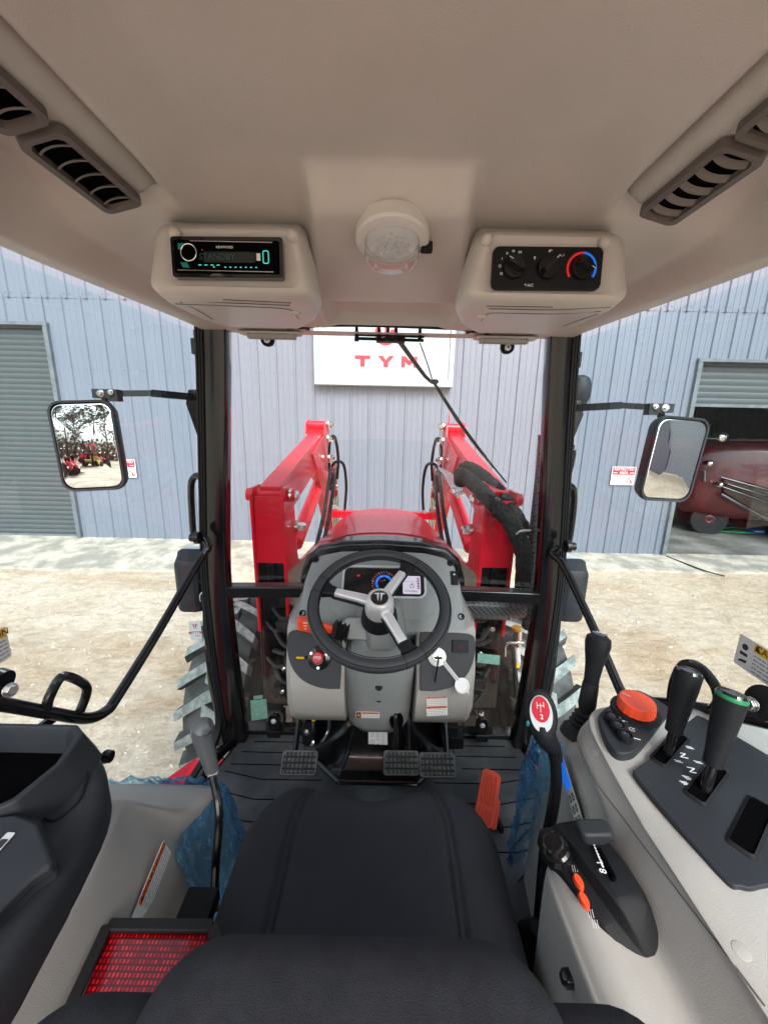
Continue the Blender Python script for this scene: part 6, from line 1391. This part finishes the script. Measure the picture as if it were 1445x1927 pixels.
# ---------------------------------------------------------- front tyres
def front_wheel(s_):
    c=Vector((s_*.875,2.17,GZ+.565)); M=fr(c,(0,1,0),(0,0,1))   # local z = +X... axle
    if s_<0: M=Matrix.Translation(c)@Matrix.Rotation(R(-90),4,'Y')
    else: M=Matrix.Translation(c)@Matrix.Rotation(R(90),4,'Y')
    W_=.345; r=.50
    g=G(tyre); g.lathe([(.30,-W_*.42),(.36,-W_*.50),(.44,-W_*.50),(.478,-W_*.44),(.495,-W_*.25),(.50,0),(.495,W_*.25),(.478,W_*.44),(.44,W_*.5),(.36,W_*.5),(.30,W_*.42)],M,48)
    n_=21
    for k in range(n_):
        for q in (-1,1):
            a0=2*math.pi*(k+(.5 if q>0 else 0))/n_; rings=[]
            for t in (0,.25,.5,.75,1.0,1.06):
                x=q*(-.03+t*(W_*.5+.03)); aa=a0-.23*t**1.15; rt=.545-.012*t**3-(.05 if t>1.03 else 0); rb=.455 if t>.95 else .485; hw=.052/2/.5*(1.15-.25*t)
                rings.append([(rb*math.cos(aa-hw*1.25),rb*math.sin(aa-hw*1.25),x),(rt*math.cos(aa-hw),rt*math.sin(aa-hw),x),(rt*math.cos(aa+hw),rt*math.sin(aa+hw),x),(rb*math.cos(aa+hw*1.25),rb*math.sin(aa+hw*1.25),x)])
            nb=len(g.f); g.mat(tyre).loft(rings,M=M)
            lt=len(g.mats) if lugtop not in g.mats else g.mats.index(lugtop); 
            if lugtop not in g.mats: g.mats.append(lugtop)
            for i_ in range(len(rings)-1): g.m[nb+i_*4+1]=lt
    w=g.done('front_wheel',TR,label='%s front wheel with dusty lugged tyre' % MIRLAB[0 if s_<0 else 1])
    g=G(redp); g.lathe([(.0001,-.03),(.12,-.03),(.16,.0),(.26,.01),(.30,.05),(.32,.12),(.33,.13),(.33,-.12),(.30,-.11),(.26,-.03)],M,36); g.done('rim',w)
front_wheel(-1); front_wheel(1)

# ---------------------------------------------------------- front loader
LD=part('front_loader','red front loader raised either side of the bonnet')
def bolt(c,s_,r=.022,h=.035): 
    g=G(chrome); g.lathe([(r*1.5,0),(r*1.5,h*.3),(.0001,h*.3)],Matrix.Translation(Vector(c))@Matrix.Rotation(R(90*s_),4,'Y'),20); g.lathe([(r,h*.3),(r,h*.9),(r*.7,h*1.1),(.0001,h*1.15)],Matrix.Translation(Vector(c))@Matrix.Rotation(R(90*s_),4,'Y'),6); g.done('pivot_bolt',LD)
for s_ in (-1,1):
    q=1 if s_>0 else -1; nm=MIRLAB[0 if s_<0 else 1]
    X=.495
    # upright: two plates with a back web
    g=G(redp); 
    for x in (X-.066,X+.066): g.prism([(1.58,-.30),(1.60,-.275),(1.70,-.275),(1.76,-.33),(1.80,-.62),(1.86,-.80),(1.86,-.95),(1.60,-.95)],Matrix(((0,0,1,q*x-.007),(1,0,0,0),(0,1,0,0),(0,0,0,1))),.014)
    g.box((q*X,1.60,-.46),(.118,.016,.30)); g.done('loader_post',LD,bevel=.003,label='%s loader post'%nm)
    g=G(gblack); g.box((q*X,1.622,-.87),(.117,.02,.80)); g.box((q*X,1.72,-1.15),(.145,.2,.40)); g.box((q*(X),1.605,-.66),(.03,.03,.10)); g.done('post_insert',LD,bevel=.004)
    g=G(redp); g.lathe([(.028,-.105),(.028,.105)],Matrix.Translation((q*X,1.655,-.315))@Matrix.Rotation(R(90),4,'Y'),24); g.done('pivot_tube',LD)
    bolt((q*(X-.082),1.655,-.315),-q,.020); bolt((q*(X-.082),1.74,-.48),-q,.020,.045); bolt((q*(X+.082),1.655,-.315),q,.018,.02)
    # boom
    g=G(redp)
    prof_=[(1.63,-.275),(1.75,-.250),(2.82,-.060),(2.92,-.035),(3.02,-.075),(3.55,-.80),(4.05,-1.78),(3.90,-1.82),(3.35,-.95),(2.85,-.42),(2.55,-.30),(1.85,-.42),(1.66,-.37)]
    g.prism(prof_,Matrix(((0,0,1,q*X-.045),(1,0,0,0),(0,1,0,0),(0,0,0,1))),.09); g.done('loader_boom',LD,bevel=.006,label='%s loader boom'%nm)
    g=G(redp); g.prism([(2.35,-.19),(2.80,-.085),(2.95,-.32),(3.05,-.62),(2.86,-.66),(2.62,-.42)],Matrix(((0,0,1,q*(X-.052)-.005),(1,0,0,0),(0,1,0,0),(0,0,0,1))),.010)
    for x in (X-.065,X+.065): g.prism([(2.74,-.085),(2.76,-.005),(2.86,.02),(2.95,-.005),(2.97,-.085)],Matrix(((0,0,1,q*x-.006),(1,0,0,0),(0,1,0,0),(0,0,0,1))),.012)
    g.lathe([(.03,-.075),(.03,.075)],Matrix.Translation((q*X,2.86,-.02))@Matrix.Rotation(R(90),4,'Y'),20); g.done('knee_plate',LD,bevel=.002)
    for y,z in ((2.85,-.015),(2.83,-.115),(2.88,-.26)): bolt((q*(X-.075),y,z),-q,.024,.04)
    # lift cylinder
    g=G(redp); a=Vector((q*(X-.0),1.96,-.70)); b=Vector((q*(X-.02),3.0,-.36)); d_=(b-a).normalized(); g.tube([a+d_*.10,b],.042,20,k=1); g.tube([a+d_*.12+Vector((0,-.0,.055)),a.lerp(b,.8)+Vector((0,0,.055))],.012,8,k=1); cy=g.done('lift_cylinder',LD)
    g=G(chrome); g.tube([a-d_*.06,a+d_*.12],.022,14,k=1); g.lathe([(.014,-.09),(.014,.09)],Matrix.Translation(a-d_*.05)@Matrix.Rotation(R(90),4,'Y'),12); g.done('cylinder_rod',LD)
    # hard pipes and hoses along the inner face
    for k in range(4):
        g=G(chrome); x=q*(X-.075-.014*k); g.tube([(x,3.15,-.95-.02*k),(x,3.05,-.60),(x,2.93,-.40+.03*k)],.0075,8,k=3)
        for zz,yy in ((-.52,3.01),(-.70,3.08)): g.hexbolt((x,yy-.01,zz),(0,-.3,1),.014,.03)
        g.done('hydraulic_pipe',LD)
    for pts in ([(X-.07,2.93,-.36),(X-.085,2.86,-.15),(X-.13,2.80,-.10),(X-.15,2.84,-.25),(X-.13,2.93,-.42)],
                [(X-.08,2.9,-.50),(X-.12,2.75,-.30),(X-.20,2.70,-.28),(X-.215,2.78,-.45),(X-.19,2.9,-.66)],
                [(X-.09,2.88,-.42),(X-.13,2.6,-.30),(X-.16,2.3,-.34),(X-.17,1.95,-.52),(X-.15,1.7,-.68),(X-.12,1.6,-.85)],
                [(X-.10,2.88,-.44),(X-.15,2.6,-.34),(X-.185,2.3,-.39),(X-.19,1.95,-.57),(X-.165,1.7,-.73),(X-.13,1.6,-.90)]):
        g=G(rubber); g.tube([(q*x,y,z) for x,y,z in pts],.0105,8); g.done('loader_hose',LD)
# fabric sleeved hose bundles on the right
for k,(ox,oz) in enumerate(((0,0),(.075,.055))):
    pts=[P(868,905,Y=1.86),P(868,893,Y=1.80),P(885,905,Y=1.72),P(915,933,Y=1.60),P(945,965,Y=1.52),P(970,1000,Y=1.48),P(985,1045,Y=1.48),P(984,1110,Y=1.50)]
    if k: pts=[P(868,892,Y=1.96),P(880,880,Y=1.92),P(912,900,Y=1.80),P(945,935,Y=1.66),P(972,975,Y=1.58),P(988,1010,Y=1.54)]
    path=cat(pts,12); g=G(hosefab); rr=[(.034+.006*noise.noise(Vector((i*.35,k,0)))+.003*noise.noise(Vector((i*1.3,k,4))))*(.55 if i in (0,) else 1) for i in range(len(path))]
    g.tube(path,rr,18,k=1); HB=g.done('hose_sleeve',TR,ang=180,label='thick black fabric hose sleeve, %s of two'%('lower','upper')[k])
g=G(silver); g.tube([P(966,1012,Y=1.47),P(978,1000,Y=1.435),P(998,998,Y=1.45)],.004,6); g.tube([P(968,1010,Y=1.56),P(962,1022,Y=1.6)],.003,6,k=1); g.done('cable_tie',TR)
for k in range(6):
    g=G(chrome); a=P(826+4*k,880+2*k,Y=2.5); b=P(862+5*k,935-2*k,Y=2.2); g.tube([a,b],.008,8,k=1); g.hexbolt(a.lerp(b,.75),(b-a),.017,.05); g.done('hydraulic_pipe',LD)
# red whip of the loader level indicator
g=G(redp); g.tube([P(841,822,Y=2.85),P(846,778,Y=2.85)],[.008,.003],6,k=1); g.done('level_rod',LD)
# red corner of the step under the left door
g=G(redp); g.prism([(-.86,1.22),(-.78,1.34),(-.62,1.34),(-.62,.95),(-.70,.90),(-.86,1.0)],Matrix.Translation((0,0,-1.42)),.03); g.done('step',TR,bevel=.01)
g=G(redp); g.prism([(.86,1.22),(.78,1.34),(.62,1.34),(.62,.95),(.70,.90),(.86,1.0)],Matrix.Translation((0,0,-1.42)),.03); g.done('step',TR,bevel=.01)
# rear fenders' outer skin and rear wheels are below and outside the frame; the cab rear stays open where the camera looks in
for s_ in (-1,1):
    g=G(redp); g.loft([[(s_*.80,y,z),(s_*1.12,y,z-.01),(s_*1.14,y,z-.10)] for y,z in ((.92,-1.5),(.84,-1.2),(.62,-.90),(.2,-.76),(-.3,-.76),(-.7,-.95))],closed=False); g.done('rear_fender',TR,ang=60)

# pipes, brackets and a filter bowl crowded behind the lower panes
rnd=random.Random(21)
for s_ in (-1,1):
    g=G(engine)
    for k in range(7):
        z0=-.80-.07*k; x0=.33+rnd.uniform(0,.05); g.tube([(s_*x0,1.52+rnd.uniform(0,.1),z0),(s_*(x0+.10),1.56,z0-rnd.uniform(.02,.08)),(s_*(x0+.20),1.66,z0-rnd.uniform(-.02,.06))],rnd.uniform(.006,.014),8)
    for k in range(5): g.box((s_*rnd.uniform(.32,.52),rnd.uniform(1.50,1.58),-rnd.uniform(.85,1.35)),(rnd.uniform(.03,.08),.04,rnd.uniform(.03,.09)))
    g.lathe([(.03,-.09),(.048,-.06),(.05,.05),(.04,.07),(.02,.075)],Matrix.Translation((s_*.375,1.53,-1.10)),20)
    g.done('side_plumbing',TR,bevel=.003)
    g=G(chrome)
    for k in range(4): g.hexbolt((s_*rnd.uniform(.34,.52),1.50,-rnd.uniform(.85,1.3)),(0,-1,0),.008,.01)
    g.done('clamp_bolts',TR)
